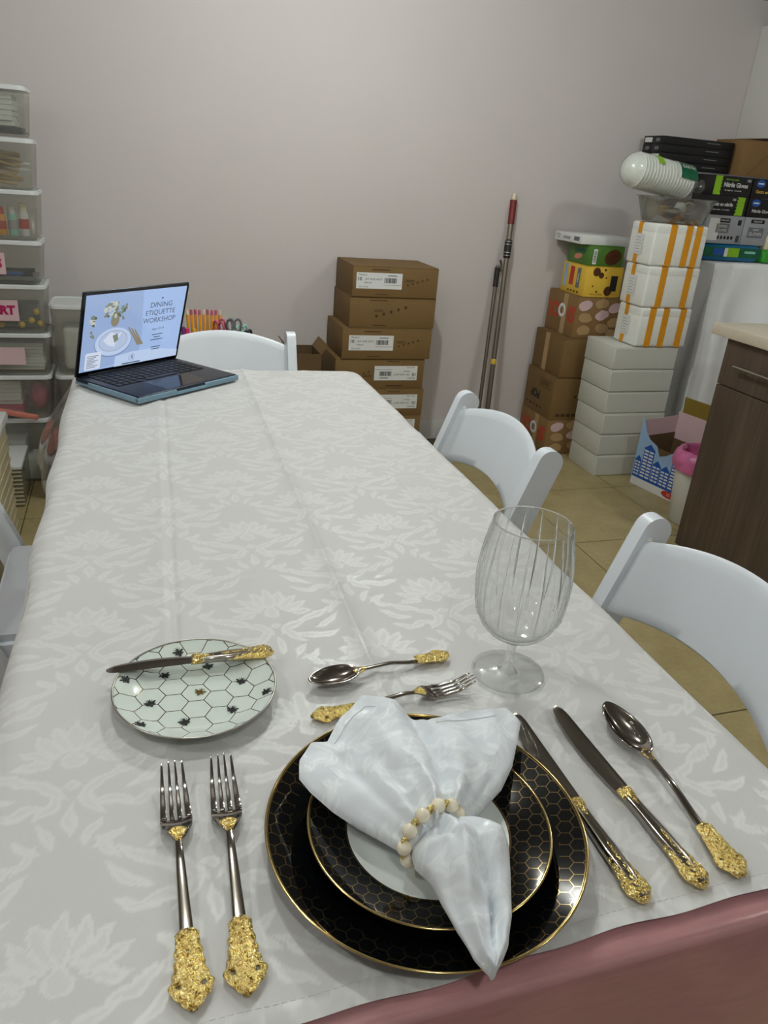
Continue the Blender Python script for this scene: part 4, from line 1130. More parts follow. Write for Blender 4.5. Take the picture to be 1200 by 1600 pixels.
box(bm, -.015, .0, .005, .015, 0, .0004, mm); obj('black_print', bm, 'ink', c)['kind'] = 'stuff'
s = (.27, .285, .1900); c = carton('plain_carton', 'plain taped brown carton between the two printed cartons', 'box', (1.958 + .135, 3.195 + .1425, .4006), s, 'card', group=BG); tapev(c, s, -.02)
s = (.25, .275, .1945); c = carton('snack_carton', 'brown snack carton with red upside-down lettering under the yellow carton', 'box', (1.997 + .125, 3.205 + .1375, .5915), s, 'card2', group=BG); upside_snack(c, s); tapev(c, s)
s = (.20, .215, .1385); c = carton('cookie_carton', 'yellow cookie carton with brown cookie prints and red patch', 'box', (2.015 + .10, 3.205 + .1075, .7865), s, 'yellow', group='food boxes on top of the brown cartons')
patch(c, F(s, 'left', -.015, .012), .036, .085, 'red'); patch(c, F(s, 'left', .045, .008), .030, .090, 'grayink'); patch(c, F(s, 'left', -.072, .010), .026, .105, 'skyprint')
text('MINI', .020, 'paper', c, F(s, 'left', .045, .008) @ RZ(R(90)) @ T(0, 0, .0007))
for k in range(4): patch(c, F(s, 'left', -.03 + .028 * k, -.056), .014, .008, 'brownprint', 'small_print')
for u, v, rr in ((-.045, .045, .020), (-.018, .030, .014), (.030, -.040, .022), (-.055, -.02, .004), (-.03, -.045, .005), (.01, .02, .004), (.0, .055, .006)):
    patch(c, F(s, 'front', u, v), 0, 0, 'brownprint', 'cookie_print', .0005, ell(0, 0, rr, rr, 0, 14))
text('mini cookies', .014, 'brownprint', c, F(s, 'front', -.03, -.056)); patch(c, F(s, 'front', .055, -.005), .036, .07, 'black')
s = (.185, .19, .0905); c = carton('green_carton', 'green food carton with barcode under the flat white box', 'box', (2.02 + .0925, 3.215 + .095, .9255), s, 'green', group='food boxes on top of the brown cartons')
patch(c, F(s, 'front', -.062, -.004), .020, .066, 'paper', 'barcode_panel'); 
bm = B(); mm = F(s, 'front', -.062, -.004)
for k in range(10): box(bm, -.007, .007, -.024 + .005 * k, -.0215 + .005 * k, .0006, .0008, mm)
obj('barcode', bm, 'black', c)
patch(c, F(s, 'front', .035, -.004), 0, 0, 'brownprint', 'chocolate_picture', .0005, ell(0, 0, .045, .034, .3, 18)); patch(c, F(s, 'left', .0, -.012), 0, 0, 'salmon', 'fruit_picture', .0005, ell(0, 0, .035, .012, .15, 16)); patch(c, F(s, 'left', .01, .015), .10, .018, 'dkgreen')
s = (.26, .235, .040); c = carton('flat_white_box', 'flat white box lying on top of the green carton', 'box', (1.972 + .13, 3.235 + .1175, 1.0165), s, 'paper', rotz=R(2), flaps=False, bev=.002)
text('7.2', .024, 'black', c, F(s, 'left', -.085, 0)); patch(c, F(s, 'left', .075, .0), .045, .018, 'grayink'); patch(c, F(s, 'left', -.01, -.002), .06, .012, 'greycard')

# ------------------------------------------------------------------ six white cartons and three styrofoam boxes
zs = [0, .1045, .2085, .3115, .4145, .518, .6215]
nm = ['white carton standing on the tiled floor, lowest of six', 'white carton, second from the floor of six', 'white carton, third from the floor of six', 'white carton, fourth from the floor of six', 'white carton, fifth from the floor directly under the topmost', 'white carton directly under the styrofoam boxes, topmost of six']
for i in range(6):
    s = (.335, .238, zs[i + 1] - zs[i] - .0016)
    dx = (.004, 0, -.003, -.006, -.010, -.012)[i]
    c = carton('white_carton', nm[i], 'box', (2.0525 + dx + .1675, 2.898 + .119 + (.002 if i % 2 else 0), zs[i]), s, 'whitecard', group='plain white cartons in one stack', flaps=False, bev=.004)
    bm = B(); box(bm, -s[0] / 2 + .003, s[0] / 2 - .003, -s[1] / 2 - .0012, -s[1] / 2 + .003, .004, s[2] - .008, bev=.0008, seg=1); obj('front_flap', bm, 'whitecard', c)
fz = [.622, .795, .970, 1.142]
fn = ['white styrofoam box with three yellow tape strips, lowest, on the white cartons', 'white styrofoam box with yellow tape, middle of three', 'white styrofoam box with yellow tape directly under the clear tray']
tapes = [(-.075, -.005, .085), (-.055, .075), (-.045, .035, .085)]
for i in range(3):
    s = (.268, .178, fz[i + 1] - fz[i] - .0008)
    c = thing('styrofoam_box', fn[i], 'box', (2.126 - .006 * (i - 1) + .134, 2.895 + .089 + .002 * i, fz[i]), 0, 'taped styrofoam boxes in one stack')
    bm = B(); box(bm, -s[0] / 2, s[0] / 2, -s[1] / 2, s[1] / 2, 0, s[2] - .030, bev=.010, seg=3); obj('body', bm, 'foam', c, smooth=50)
    bm = B(); box(bm, -s[0] / 2, s[0] / 2, -s[1] / 2, s[1] / 2, s[2] - .046, s[2], bev=.011, seg=3); obj('lid', bm, 'foam', c, smooth=50)
    for x in tapes[i]:
        bm = B(); a = R(3); q = T(x, 0, 0)
        x_off = .016
        box(bm, -x_off, x_off, -s[1] / 2 - .0020, -s[1] / 2 - .0012, .002, s[2] - .002, q); box(bm, -x_off, x_off, -s[1] / 2 - .0012, s[1] / 2, s[2] - .0002, s[2] + .0004, q)
        obj('yellow_tape', bm, 'ytape', c)
    bm = B(); box(bm, -s[0] / 2 - .0022, -s[0] / 2 - .0012, -.013, .013, .002, s[2] - .002, T(0, .02, 0)); box(bm, -s[0] / 2 - .0012, s[0] / 2, .007, .033, s[2] - .0002, s[2] + .0003); obj('yellow_tape', bm, 'ytape', c)
    lb = patch(c, face('left', -s[0] / 2 - .0024, .012, s[2] / 2 - .005), .058, .085, 'paper', 'shipping_label')
    bm = B()
    for k in range(6): box(bm, -.022, .022 - .006 * (k % 3), -.034 + .012 * k, -.0325 + .012 * k, .0006, .0008)
    obj('small_print', bm, 'grayink', lb)

# clear tray with food and the bag of bowls
tr = thing('clear_tray', 'round clear plastic tray with wrapped food on the top styrofoam box', 'tray', (2.262, 2.992, 1.1425))
bm = B(); lathe(bm, [(0, .002), (.105, .002), (.112, .006), (.122, .05), (.136, .098), (.144, .100), (.144, .103), (.134, .102), (.119, .052), (.109, .008), (.10, .0045), (0, .0045)], 48, Matrix.Diagonal((1.38, .72, 1, 1)))
obj('dish', bm, 'tray', tr)
fd = thing('wrapped_food', 'crumpled brown and yellow wrapped food inside the clear tray', 'food', (2.262, 2.992, 1.1475))
rs = random.Random(11)
for k in range(9):
    bm = B(); a = k * 2.4; q = .058 * math.sqrt((k + .5) / 9) * 1.15
    t_ = bmesh.new(); bmesh.ops.create_icosphere(t_, subdivisions=2, radius=1)
    sc = (.026 + .01 * rs.random(), .022, .016 + .012 * rs.random())
    for v in t_.verts: v.co = Vector((v.co.x * sc[0], v.co.y * sc[1], v.co.z * sc[2])) * (1 + .25 * noise.noise(v.co * 2.2 + Vector((k, 0, 0))))
    merge(bm, t_, T(1.3 * q * math.cos(a), .75 * q * math.sin(a), .026 + .016 * (k % 3))); obj('wrapped_piece', bm, ('pencil', 'greygrip', 'paper', 'greygrip', 'kraft', 'greygrip')[k % 6], fd, smooth=60)
bb = thing('bowl_sleeve', 'bagged sleeve of white foam bowls with green label above the clear tray', 'bowls', (2.165, 2.992, 1.2475))
AX = T(0, 0, .072) @ RZ(R(4)) @ RY(R(97))
for k in range(17):
    bm = B(); z = -.165 + k * .0165
    r0 = .066
    lathe(bm, [(0, z - .038), (.020, z - .036), (.042, z - .026), (.058, z - .010), (r0, z + .012), (r0 + .003, z + .014), (r0 + .002, z + .017), (r0 - .004, z + .012), (.054, z - .010), (.038, z - .024), (0, z - .034)], 28, AX, closed=False); obj('bowl', bm, 'foam', bb, smooth=50)
bm = B(); lathe(bm, [(.0, -.212), (.028, -.208), (.052, -.190), (.066, -.165), (.0708, -.12), (.0715, -.02), (.071, .10), (.064, .135), (.035, .155), (.012, .175), (.010, .19), (.03, .21)], 32, AX, rfun=lambda r, z, a: r * (1 + .02 * math.sin(7 * a + z * 60)))
obj('bag', bm, 'bag', bb, smooth=70)
def wrap(a0, a1, z0, z1, material, name, rad=.0725):
    bm = B(); grid(bm, 14, 4, lambda u, v: AX @ Vector((rad * math.cos(a0 + (a1 - a0) * u), rad * math.sin(a0 + (a1 - a0) * u), z0 + (z1 - z0) * v))); return obj(name, bm, material, bb)
# angles: AX turns local x downwards; pi faces up, -pi/2 faces the viewer
wrap(R(185), R(262), .035, .125, 'dkgreen', 'green_label'); wrap(R(183), R(265), .025, .034, 'paper', 'label_edge'); wrap(R(190), R(235), -.085, -.055, 'lime', 'lime_label')
lt = text('EARTH', .022, 'paper', bb, AX @ Matrix.Rotation(R(222), 4, 'Z') @ T(.0735, 0, .080) @ RZ(0) @ RY(R(90)) @ RZ(R(180)), 'lettering')

# ------------------------------------------------------------------ cloth draped side table with glove boxes
sd = thing('side_table', 'narrow table hidden under the plain white drape in the corner', 'table', (2.90, 3.24, 0))
bm = B(); box(bm, -.33, .33, -.22, .22, .955, .985, bev=.004); obj('tabletop', bm, 'whiteplastic', sd)
for x in (-.30, .30):
    for y in (-.19, .19):
        bm = B(); box(bm, x - .018, x + .018, y - .018, y + .018, 0, .956, bev=.003); obj('leg', bm, 'whiteplastic', sd)
def sdrape(u, v):
    """flat sheet 0.02.. folded over the side table"""
    x = -.335 - .92 + u * (.335 + .92 + .345); y = -.225 - .92 + v * (.225 + .92 + .225)
    dx = max(0, -.335 - x); dy = max(0, -.225 - y)
    X, Y, z = max(x, -.335), max(y, -.225), .9875
    h = max(dx, dy)
    if h > 0:
        z -= h if h > .02 else h * .7
        rip = min(1, h / .3)
        s = X if dy >= dx else Y
        wv = .030 * rip * (.5 + .5 * math.sin(s * 24 + .8 + z)) ** 1.5 + .045 * rip * (.5 + .5 * math.sin(s * 11 + 2 - z)) ** 2 + .004 * noise.noise(Vector((X * 9, Y * 9, z * 9)))
        if dx > 0 and dy > 0:
            m_ = min(dx, dy) / max(dx, dy); wv += .06 * rip * m_ * (1 - .3 * m_)
        if dy > 0: Y -= .004 + wv * (1 if dy >= dx else dy / dx)
        if dx > 0: X -= .004 + .6 * wv * (1 if dx > dy else dx / dy)
    else: z += .002 * noise.noise(Vector((x * 9, y * 9, 0)))
    return Vector((X, Y, max(z, .02)))
bm = B(); grid(bm, 110, 95, sdrape); dr = tag(obj('plain_drape', bm, 'drape', loc=(2.90, 3.24, 0)), 'plain white drape hanging to the floor over the corner table', 'tablecloth')
TZ = .990
wp = thing('wipes_pack', 'teal and green pack of cleaning wipes lying on the white drape', 'pack', (2.675, 3.14, TZ), R(-3))
bm = B(); box(bm, -.175, .175, -.07, .07, 0, .075, bev=.026, seg=4); obj('pouch', bm, 'teal', wp, smooth=70)
bm = B(); box(bm, -.172, .172, -.0712, -.0700, .018, .062, bev=.0004, seg=1); obj('green_band', bm, 'dkgreen', wp)
bm = B(); box(bm, -.012, .05, -.0722, -.0710, .020, .060); obj('lime_panel', bm, 'lime', wp)
patch(wp, face('front', -.062, -.0714, .041), .055, .030, 'blueprint'); patch(wp, face('front', -.022, -.0724, .040), .018, .038, 'paper'); patch(wp, face('front', .11, -.0714, .044), .06, .010, 'mint')
pb = thing('green_pouch', 'bright green and white pouch at the picture edge beside the wipes', 'pack', (2.915, 3.12, TZ), R(6))
bm = B(); box(bm, -.055, .055, -.05, .05, 0, .06, bev=.02, seg=3); obj('green_bottom', bm, 'brightgreen', pb, smooth=60)
bm = B(); box(bm, -.050, .050, -.045, .045, .055, .13, bev=.02, seg=3); obj('white_top', bm, 'cream', pb, smooth=60)
z1 = TZ + .0756
def glovebox(name, label, x0, x1, z0, z1_, material, rot, y=3.08, d=.125, group=None):
    s = (x1 - x0, d, z1_ - z0 - .0008)
    return carton(name, label, 'box', ((x0 + x1) / 2, y + d / 2, z0), s, material, rotz=rot, group=group, flaps=False, bev=.002), s
c, s = glovebox('glove_box', 'silver grey exam glove box with row of dots on the wipes pack', 2.505, 2.722, z1, 1.188, 'greycard', R(2), group='glove boxes on the draped table')
patch(c, F(s, 'front', -.06, 0), .06, .095, 'whiteplastic'); lb = patch(c, F(s, 'front', -.005, .040), .060, .018, 'blackcard'); text('KIRKLAND', .010, 'paper', lb, T(0, 0, .0007))
lb = patch(c, F(s, 'front', -.010, .006), .074, .040, 'grayink'); text('NITRILE', .014, 'paper', lb, T(0, .008, .0007)); text('GLOVES', .014, 'paper', lb, T(0, -.009, .0007))
bm = B(); mm = F(s, 'front', 0, 0)
for k in range(8): prism(bm, ell(-.085 + .020 * k, -.034, .007, .008, 0, 10), 0, .0005, mm)
for k in range(8): box(bm, .080 + .0025 * k, .0812 + .0025 * k, -.052, -.022, 0, .0005, mm)
box(bm, .072, .092, .022, .045, 0, .0005, mm); obj('dot_row', bm, 'black', c)['kind'] = 'stuff'
c, s = glovebox('glove_box', 'silver grey glove box with dark GLOVES panel below the black boxes', 2.730, 2.868, z1, 1.188, 'greycard', R(-2), group='glove boxes on the draped table')
lb = patch(c, F(s, 'front', .0, -.005), .085, .045, 'grayink'); text('EXAM', .012, 'paper', lb, T(0, .012, .0007)); text('GLOVES', .020, 'paper', lb, T(0, -.006, .0007)); lb = patch(c, F(s, 'front', .0, .044), .075, .016, 'blackcard'); text('KIRKLAND', .010, 'paper', lb, T(0, 0, .0007))
for i, (za, zb) in enumerate(((1.188, 1.270), (1.270, 1.352))):
    lab = ('black nitrile glove box with lime stripe on its far end, lower of two', 'black nitrile glove box with lime stripe, directly under the black cartons')[i]
    c, s = glovebox('nitrile_glove_box', lab, 2.497 - .004 * i, 2.712, za, zb, 'blackcard', R(1.5), group='glove boxes on the draped table')
    if i:
        patch(c, F(s, 'front', -.080, 0), .040, .078, 'lime'); text('Nitrile Gloves', .026, 'paper', c, F(s, 'front', .020, .004), bold=.02, xs=.92)
        text('black disposable', .011, 'lime', c, F(s, 'front', -.005, .026)); text('for single use   non sterile', .009, 'paper', c, F(s, 'front', .010, -.018)); text('100', .016, 'paper', c, F(s, 'front', .088, .026))
    else:
        patch(c, F(s, 'front', .068, 0), .045, .078, 'lime'); text('Gants en nitrile', .022, 'paper', c, F(s, 'front', -.035, .004), bold=.02, xs=.9)
        text('usage unique   non steriles', .009, 'paper', c, F(s, 'front', -.035, -.018)); text('100', .014, 'paper', c, F(s, 'front', .028, .026))
    bm = B(); mm = F(s, 'front', -.058 if i else .044, 0)
    for k in range(5): box(bm, -.006, .006, -.030 + .014 * k, -.021 + .014 * k, .0007, .0009, mm)
    obj('black_teeth', bm, 'blackcard', c)
    lab = ('black glove box end with blue badge reading Nitrile Gloves', 'black glove box end with blue badge reading Gants en nitrile')[i]
    c, s = glovebox('nitrile_glove_box', lab, 2.722, 2.885, za, zb, 'blackcard', R(-2), group='glove boxes on the draped table')
    patch(c, F(s, 'front', -.040, .020), 0, 0, 'blueprint', 'blue_badge', .0006, ell(0, 0, .024, .016, 0, 18)); patch(c, F(s, 'front', -.040, .020) @ T(0, 0, .0007), .030, .006, 'paper', 'badge_print')
    text(('Nitrile Gloves', 'Gants en nitrile')[i], .020, 'paper' if not i else 'yellow', c, F(s, 'front', .0, -.014), bold=.01, xs=.95)
carton('grey_carton', 'plain grey carton behind the glove boxes carrying the long black cartons', 'box', (2.725, 3.355, TZ), (.41, .24, 1.360 - TZ), 'greyplastic', flaps=False)
BK = 'long black cartons on the glove boxes'
for col, y in enumerate((3.305, 3.385)):
    for row in range(4):
        z0 = 1.3605 + .0345 * row
        lab = ('long black carton in the %s row, %s of its four' % (('near', 'rear')[col], ('lowest', 'second up', 'third up', 'topmost')[row]))
        c = carton('black_carton', lab, 'box', (2.352 + .200 + .006 * col, y + .038, z0), (.40, .076, .0338), 'blackcard', group=BK, flaps=False, bev=.0015)
        s = (.40, .076, .0338)
        if (col, row) in ((1, 3), (1, 1), (0, 1)):
            patch(c, F(s, 'left', 0, 0), .056, .020, 'paper', 'white_label')
        else: patch(c, F(s, 'left', 0, 0), .030, .014, 'grayink', 'grey_emblem')
        if col == 0: patch(c, F(s, 'front', .08, .004), .075, .0035, 'grayink', 'faint_print')
s = (.26, .20, .157); c = carton('brown_carton', 'tan cardboard box beside the black cartons at the picture edge', 'box', (2.770 + .130, 3.275 + .09, 1.3605), s, 'card2', rotz=R(0), bev=.003)
bm = B(); box(bm, -.0008, .0008, -.075, .075, 0, .0006, F(s, 'front', -.02, -.02) @ RZ(R(-48))); obj('crease_mark', bm, 'carddark', c)
hc = thing('wall_cupboard', 'white wall cupboard fixed in the corner above the cartons', 'cupboard', (3.10, 3.30, 1.53))
bm = B(); box(bm, -.196, .196, -.18, .198, 0, .478, bev=.003); obj('body', bm, 'wall_white', hc, smooth=40)
for s_ in (-1, 1):
    bm = B(); box(bm, .001 if s_ > 0 else -.194, .194 if s_ > 0 else -.001, -.198, -.180, .004, .474, bev=.002); d_ = obj('door', bm, 'wall_white', hc, smooth=40)
    bm = B(); tube(bm, [(s_ * .02, -.212, .04), (s_ * .02, -.212, .14)], .005, 8); tube(bm, [(s_ * .02, -.197, .05), (s_ * .02, -.212, .05)], .004, 8); tube(bm, [(s_ * .02, -.197, .13), (s_ * .02, -.212, .13)], .004, 8); obj('handle', bm, 'brush', d_, smooth=50)

# ------------------------------------------------------------------ dark wood cabinet with stone worktop
cb = thing('base_cabinet', 'dark wood base cabinet with steel bar handle beside the bin', 'cabinet', (2.0, 1.90, 0))
bm = B(); box(bm, .02, .56, -.30, .30, 0.0, .815, bev=.001, seg=1); obj('body', bm, 'wood', cb)
bm = B(); box(bm, 0, .0195, -.299, .2985, .0, .6475, bev=.0012, seg=1); dd = obj('door', bm, 'wood', cb)
bm = B(); box(bm, 0, .0195, -.299, .2985, .6515, .811, bev=.0012, seg=1); dw = obj('drawer', bm, 'wood', cb)
for zz, ya, yb_, p in ((.732, -.21, .21, dw),):
    bm = B(); tube(bm, [(-.028, ya, zz), (-.028, yb_, zz)], .0055, 12)
    for y in (ya + .03, yb_ - .03): tube(bm, [(.001, y, zz), (-.028, y, zz)], .0045, 8)
    obj('handle', bm, 'brush', p, smooth=50)
bm = B(); tube(bm, [(-.028, -.25, .42), (-.028, -.25, .60)], .0055, 12)
for z in (.45, .57): tube(bm, [(.001, -.25, z), (-.028, -.25, z)], .0045, 8)
obj('handle', bm, 'brush', dd, smooth=50)
bm = B(); box(bm, 1.975, 2.58, 1.59, 2.262, .8155, .854, bev=.003); tag(obj('worktop', bm, 'counter', smooth=40), 'pale stone worktop with overhang on the dark wood cabinet', 'worktop')

# waste bin with pink bag, torn diaper carton
wb = thing('waste_bin', 'white waste bin with pink liner between cabinet and blue carton', 'bin', (2.205, 2.370, 0))
bm = B(); lathe(bm, [(0, .0), (.085, .0), (.090, .004), (.112, .265), (.120, .268), (.121, .285), (.113, .287), (.108, .266), (.086, .010), (0, .008)], 40); obj('pail', bm, 'whiteplastic', wb, smooth=50)
bm = B(); rs = random.Random(5)
lathe(bm, [(.1225, .235), (.1235, .262), (.1245, .286), (.118, .305), (.100, .316), (.090, .306), (.096, .285), (.085, .255), (.05, .20), (0, .19)], 48, rfun=lambda r, z, a: r * (1 + .05 * math.sin(5 * a + z * 40) * (z > .27) + .03 * math.sin(11 * a + 1)) + (.004 if z > .24 and r > .11 else 0))
obj('liner_bag', bm, 'pinkbag', wb, smooth=60)
dc = thing('nappy_carton', 'torn open carton printed with blue houses beside the white cartons', 'box', (2.199, 2.806, 0), R(-12.6) if False else R(12.8))
# local: face towards -x, runs along -y from the corner
BW, BD, BH = .24, .312, .30
bm = B()
notch = [(0, 0), (BD, 0), (BD, .235), (.27, .222), (.21, .222), (.165, .190), (.13, .175), (.105, .215), (.06, .232), (.03, .262), (.008, .318), (0, .32)]
prism(bm, notch, 0, .004, face('left', .004, 0, 0)); obj('printed_side', bm, 'skyprint', dc)
bm = B(); box(bm, .004, BW, -.004, 0, 0, BH + .01); obj('end_panel', bm, 'pinkprint', dc)
bm = B(); box(bm, .004, BW, -BD, -BD + .004, 0, BH); obj('end_panel', bm, 'skyprint', dc)
bm = B(); box(bm, BW - .004, BW, -BD, 0, 0, BH + .03); bk = obj('back_panel', bm, 'pinkprint', dc)
bm = B(); box(bm, 0.0, .003, -BD + .01, -.02, 0, .075, T(BW - .004, 0, BH + .03) @ RY(R(-6))); obj('flap', bm, 'olive', dc)
bm = B()
for k in range(4): box(bm, BW - .0052, BW - .004, -.16 - .014 * k - .004 * (k % 2), -.156 - .014 * k, BH - .10, BH + .03)
obj('stripe_print', bm, 'grayink', bk)
bm = B(); box(bm, BW - .0054, BW - .004, -.28, -.22, BH - .08, BH + .0); obj('grey_print', bm, 'greycard', bk)
bm = B(); box(bm, .004, BW - .004, -BD + .004, -.004, 0, .004); obj('bottom', bm, 'carddark', dc)
bm = B(); box(bm, .0042, .0050, -BD + .01, -.01, .005, .21); box(bm, .006, BW - .005, -.0062, -.0042, .004, .23); box(bm, BW - .0068, BW - .0045, -BD + .005, -.007, .004, .20); box(bm, .006, BW - .006, -BD + .005, -.007, .04, .05); obj('shade_lining', bm, 'carddark', dc)  # dark sheets added to paint the shade inside the torn carton
fm = face('left', -.0004, 0, 0)
houses = [(.005, .036, .10, 3), (.044, .060, .190, 7), (.108, .045, .11, 3), (.156, .050, .10, 3), (.208, .055, .205, 8), (.266, .045, .19, 7)]
bmr, bmw = B(), B()
for x, wd, h, rows in houses:
    prism(bmr, [(x - .004, .045 + h * .75), (x + wd + .004, .045 + h * .75), (x + wd * .5, .045 + h * .75 + .026)], 0, .0005, fm)
    box(bmr, x, x + wd, .045, .045 + h * .75, 0, .0005, fm)
    for r_ in range(rows + 2):
        for c_ in range(2):
            z = .052 + r_ * (h * .72) / (rows + 2); x_ = x + .004 + c_ * (wd / 2 - .002)
            box(bmw, x_, x_ + wd / 2 - .007, z, z + (h * .72) / (rows + 2) * .55, .0006, .0009, fm)
box(bmr, .004, .308, .040, .052, 0, .0006, fm)
obj('house_print', bmr, 'blueprint', dc); obj('window_print', bmw, 'paper', dc)
patch(dc, face('left', -.0006, -.156, .020), .306, .038, 'paper', 'white_band')
lb = patch(dc, face('left', -.0014, -.225, .024), 0, 0, 'red', 'red_badge', .0006, ell(0, 0, .040, .016, 0, 18)); text('72', .018, 'paper', lb, T(0, 0, .0008))

# ------------------------------------------------------------------ clear storage bins on the other side
def clearbin(label, cx, cy, z0, w_, d, h, group='clear storage bins with white lids', lidh=.014, body='bin'):
    t = thing('storage_bin', label, 'storage bin', (cx, cy, z0), 0, group)
    bm = B(); n = 3
    k = .90
    lo = rrect(-w_ / 2 * k, w_ / 2 * k, -d / 2 * k, d / 2 * k, .022, 5); hi = rrect(-w_ / 2 * .97, w_ / 2 * .97, -d / 2 * .97, d / 2 * .97, .026, 5)
    r0 = [Vector((x * .96, y * .96, .002)) for x, y in lo]; r1_ = [Vector((x, y, .010)) for x, y in lo]; r2_ = [Vector((x, y, h - lidh)) for x, y in hi]
    loft(bm, [r0, r1_, r2_], cap=False); bm.faces.new([v for v in bm.verts[:len(lo)]]); obj('tub', bm, body, t, smooth=50)
    tb_ = bmesh.new(); prism(tb_, rrect(-w_ / 2, w_ / 2, -d / 2, d / 2, .030, 6), h - lidh, h - .004)
    bmesh.ops.bevel(tb_, geom=[e for e in tb_.edges if e.calc_face_angle(0) > .9], offset=.004, segments=2, affect='EDGES', profile=.5)
    bm = B(); merge(bm, tb_)
    lip = rrect(-w_ / 2 + .006, w_ / 2 - .006, -d / 2 + .006, d / 2 - .006, .026, 6); lip2 = rrect(-w_ / 2 + .011, w_ / 2 - .011, -d / 2 + .011, d / 2 - .011, .022, 6)
    loft(bm, [[Vector((x, y, h - .005)) for x, y in lip], [Vector((x, y, h)) for x, y in lip], [Vector((x, y, h)) for x, y in lip2], [Vector((x, y, h - .005)) for x, y in lip2]], cap=False)
    obj('lid', bm, 'binwhite', t, smooth=40)
    return t
BX, BY, BWd, BDp = -.465, 3.21, .33, .21
lids = [.0, .268, .440, .600, .777, .930, 1.098, 1.262, 1.421]
desc = ['clear storage bin holding small white boxes, standing on the floor', 'clear storage bin with pink bags, second from the floor', 'clear storage bin with plain pink card, third from the floor', 'clear storage bin labelled ART, fourth from the floor',
        'clear storage bin with pens, fifth from the floor', 'clear storage bin holding spray bottles, third from the top', 'clear storage bin of kraft raffia, second from the top', 'clear storage bin of folded papers, top of the tall stack']
bins = []
for i in range(8):
    h = lids[i + 1] - lids[i] - .0008
    b = clearbin(desc[i], BX - (.012 if i < 2 else 0) + (0.006 if i in (5, 6) else 0) - (.02 if i == 0 else 0), BY, lids[i], BWd, BDp, h); bins.append((b, h))
def blab(i, txt, w_, x, hh=.07, z=None):
    b, h = bins[i]
    lb = patch(b, face('front', x, -BDp / 2 * .97 - .0012, h * .5 - .004), w_, hh, 'pinkprint', 'paper_label')
    if txt: text(txt, .042, 'magenta', lb, T(w_ / 2 - .012, 0, .0007), bold=.06, align='RIGHT')
    return lb
blab(3, 'ART', .14, -.005, .075); blab(4, 'NS', .13, -.025, .075); blab(5, 'S', .12, -.030, .085); blab(2, '', .14, .0, .065); blab(6, '', .12, -.07, .08)
bx, bz = BX, None
# contents
def papers(name, label, c, w_, d, n, material, hh, jitter=.006):
    t = thing(name, label, 'paper', c); r_ = random.Random(n)
    for k in range(n):
        bm = B(); box(bm, -w_ / 2, w_ / 2, -d / 2, d / 2, k * hh, (k + 1) * hh - .0008, T((r_.random() - .5) * jitter, (r_.random() - .5) * jitter, 0) @ RZ((r_.random() - .5) * .06), bev=.001, seg=1); obj('sheet', bm, material, t)
    return t
papers('folded_paper', 'stack of folded grey-white papers inside the top bin', (BX - .01, BY, lids[7] + .035), .25, .15, 6, 'paper', .016, .012)
papers('blue_folder', 'dark blue folder lying flat under the papers in the top bin', (BX + .02, BY, lids[7] + .011), .24, .16, 2, 'navy', .011)
rf_ = thing('raffia_bundle', 'loose bundle of tan kraft raffia inside the second bin from the top', 'raffia', (BX, BY, lids[6] + .010)); rs = random.Random(2)
for k in range(22):
    bm = B(); y = -.065 + .13 * rs.random(); z = .004 + .10 * rs.random(); a = (rs.random() - .5) * .7
    L = .10 + .02 * rs.random()
    tube(bm, [(-L * math.cos(a), y, max(.004, z - L * math.sin(a) * .5)), (0, y + .01 * rs.random(), z + .01), (L * math.cos(a), y, max(.004, z + L * math.sin(a) * .5))], [.004, .007, .004], 5); obj('strand', bm, 'kraft', rf_)
def bottle(label, x, r, h, body, cap, band=None, y=3.165, z0=None):
    t = thing('spray_bottle', label, 'bottle', (x, y, (lids[5] + .0115) if z0 is None else z0), 0, 'bottles in the clear bin')
    bm = B(); lathe(bm, [(0, 0), (r * .9, 0), (r, .004), (r, h * .66), (r * .8, h * .74), (r * .5, h * .76)], 20); obj('body', bm, body, t, smooth=40)
    bm = B(); lathe(bm, [(r * .78, h * .73), (r * .78, h * .98), (r * .6, h), (0, h)], 20); obj('cap', bm, cap, t, smooth=40)
    if band:
        bm = B(); lathe(bm, [(r + .0006, h * .22), (r + .0006, h * .52)], 20); obj('band', bm, band, t, smooth=40)
bottle('white bottle with red band in the bin below the raffia', -.355, .0165, .112, 'paper', 'cream', 'red'); bottle('greenish clear bottle beside the red-banded bottle', -.392, .0165, .100, 'mint', 'paper', 'greycard')
bottle('orange and red bottle behind the label of the bottle bin', -.432, .019, .095, 'pencil', 'red', 'red')
for k, (x, z, mt, lab) in enumerate(((-.41, .085, 'blueprint', 'blue marker pen lying in the pen bin'), (-.42, .070, 'mint', 'mint green pen lying in the pen bin'), (-.40, .100, 'blackrub', 'black pen lying topmost in the pen bin'))):
    t = thing('marker_pen', lab, 'pen', (x, 3.16, lids[4] + z - .062), 0, 'pens in the clear bin')
    bm = B(); tube(bm, [(-.06, 0, .008), (.035, 0, .008)], .0065, 10); obj('barrel', bm, mt, t, smooth=50); bm = B(); tube(bm, [(.034, 0, .008), (.065, 0, .008)], .0075, 10); obj('cap', bm, 'navy', t, smooth=50)
    if k: pass
papers('pen_tray', 'grey plastic tray filling the bottom of the pen bin', (BX, BY, lids[4] + .0112), .27, .15, 1, 'greyplastic', .012)
for k, (x, z) in enumerate(((-.345, .062), (-.365, .030), (-.400, .014), (-.335, .020), (-.47, .014))):
    t = tag(obj('pompom', (lambda bm: (sphere(bm, (0, 0, .012), .0125, 12), bm)[1])(B()), 'yellow', smooth=60, loc=(x, 3.155, lids[3] + z - .002)), 'small yellow pompom in the ART bin', 'pompom', 'yellow pompoms in the ART bin')
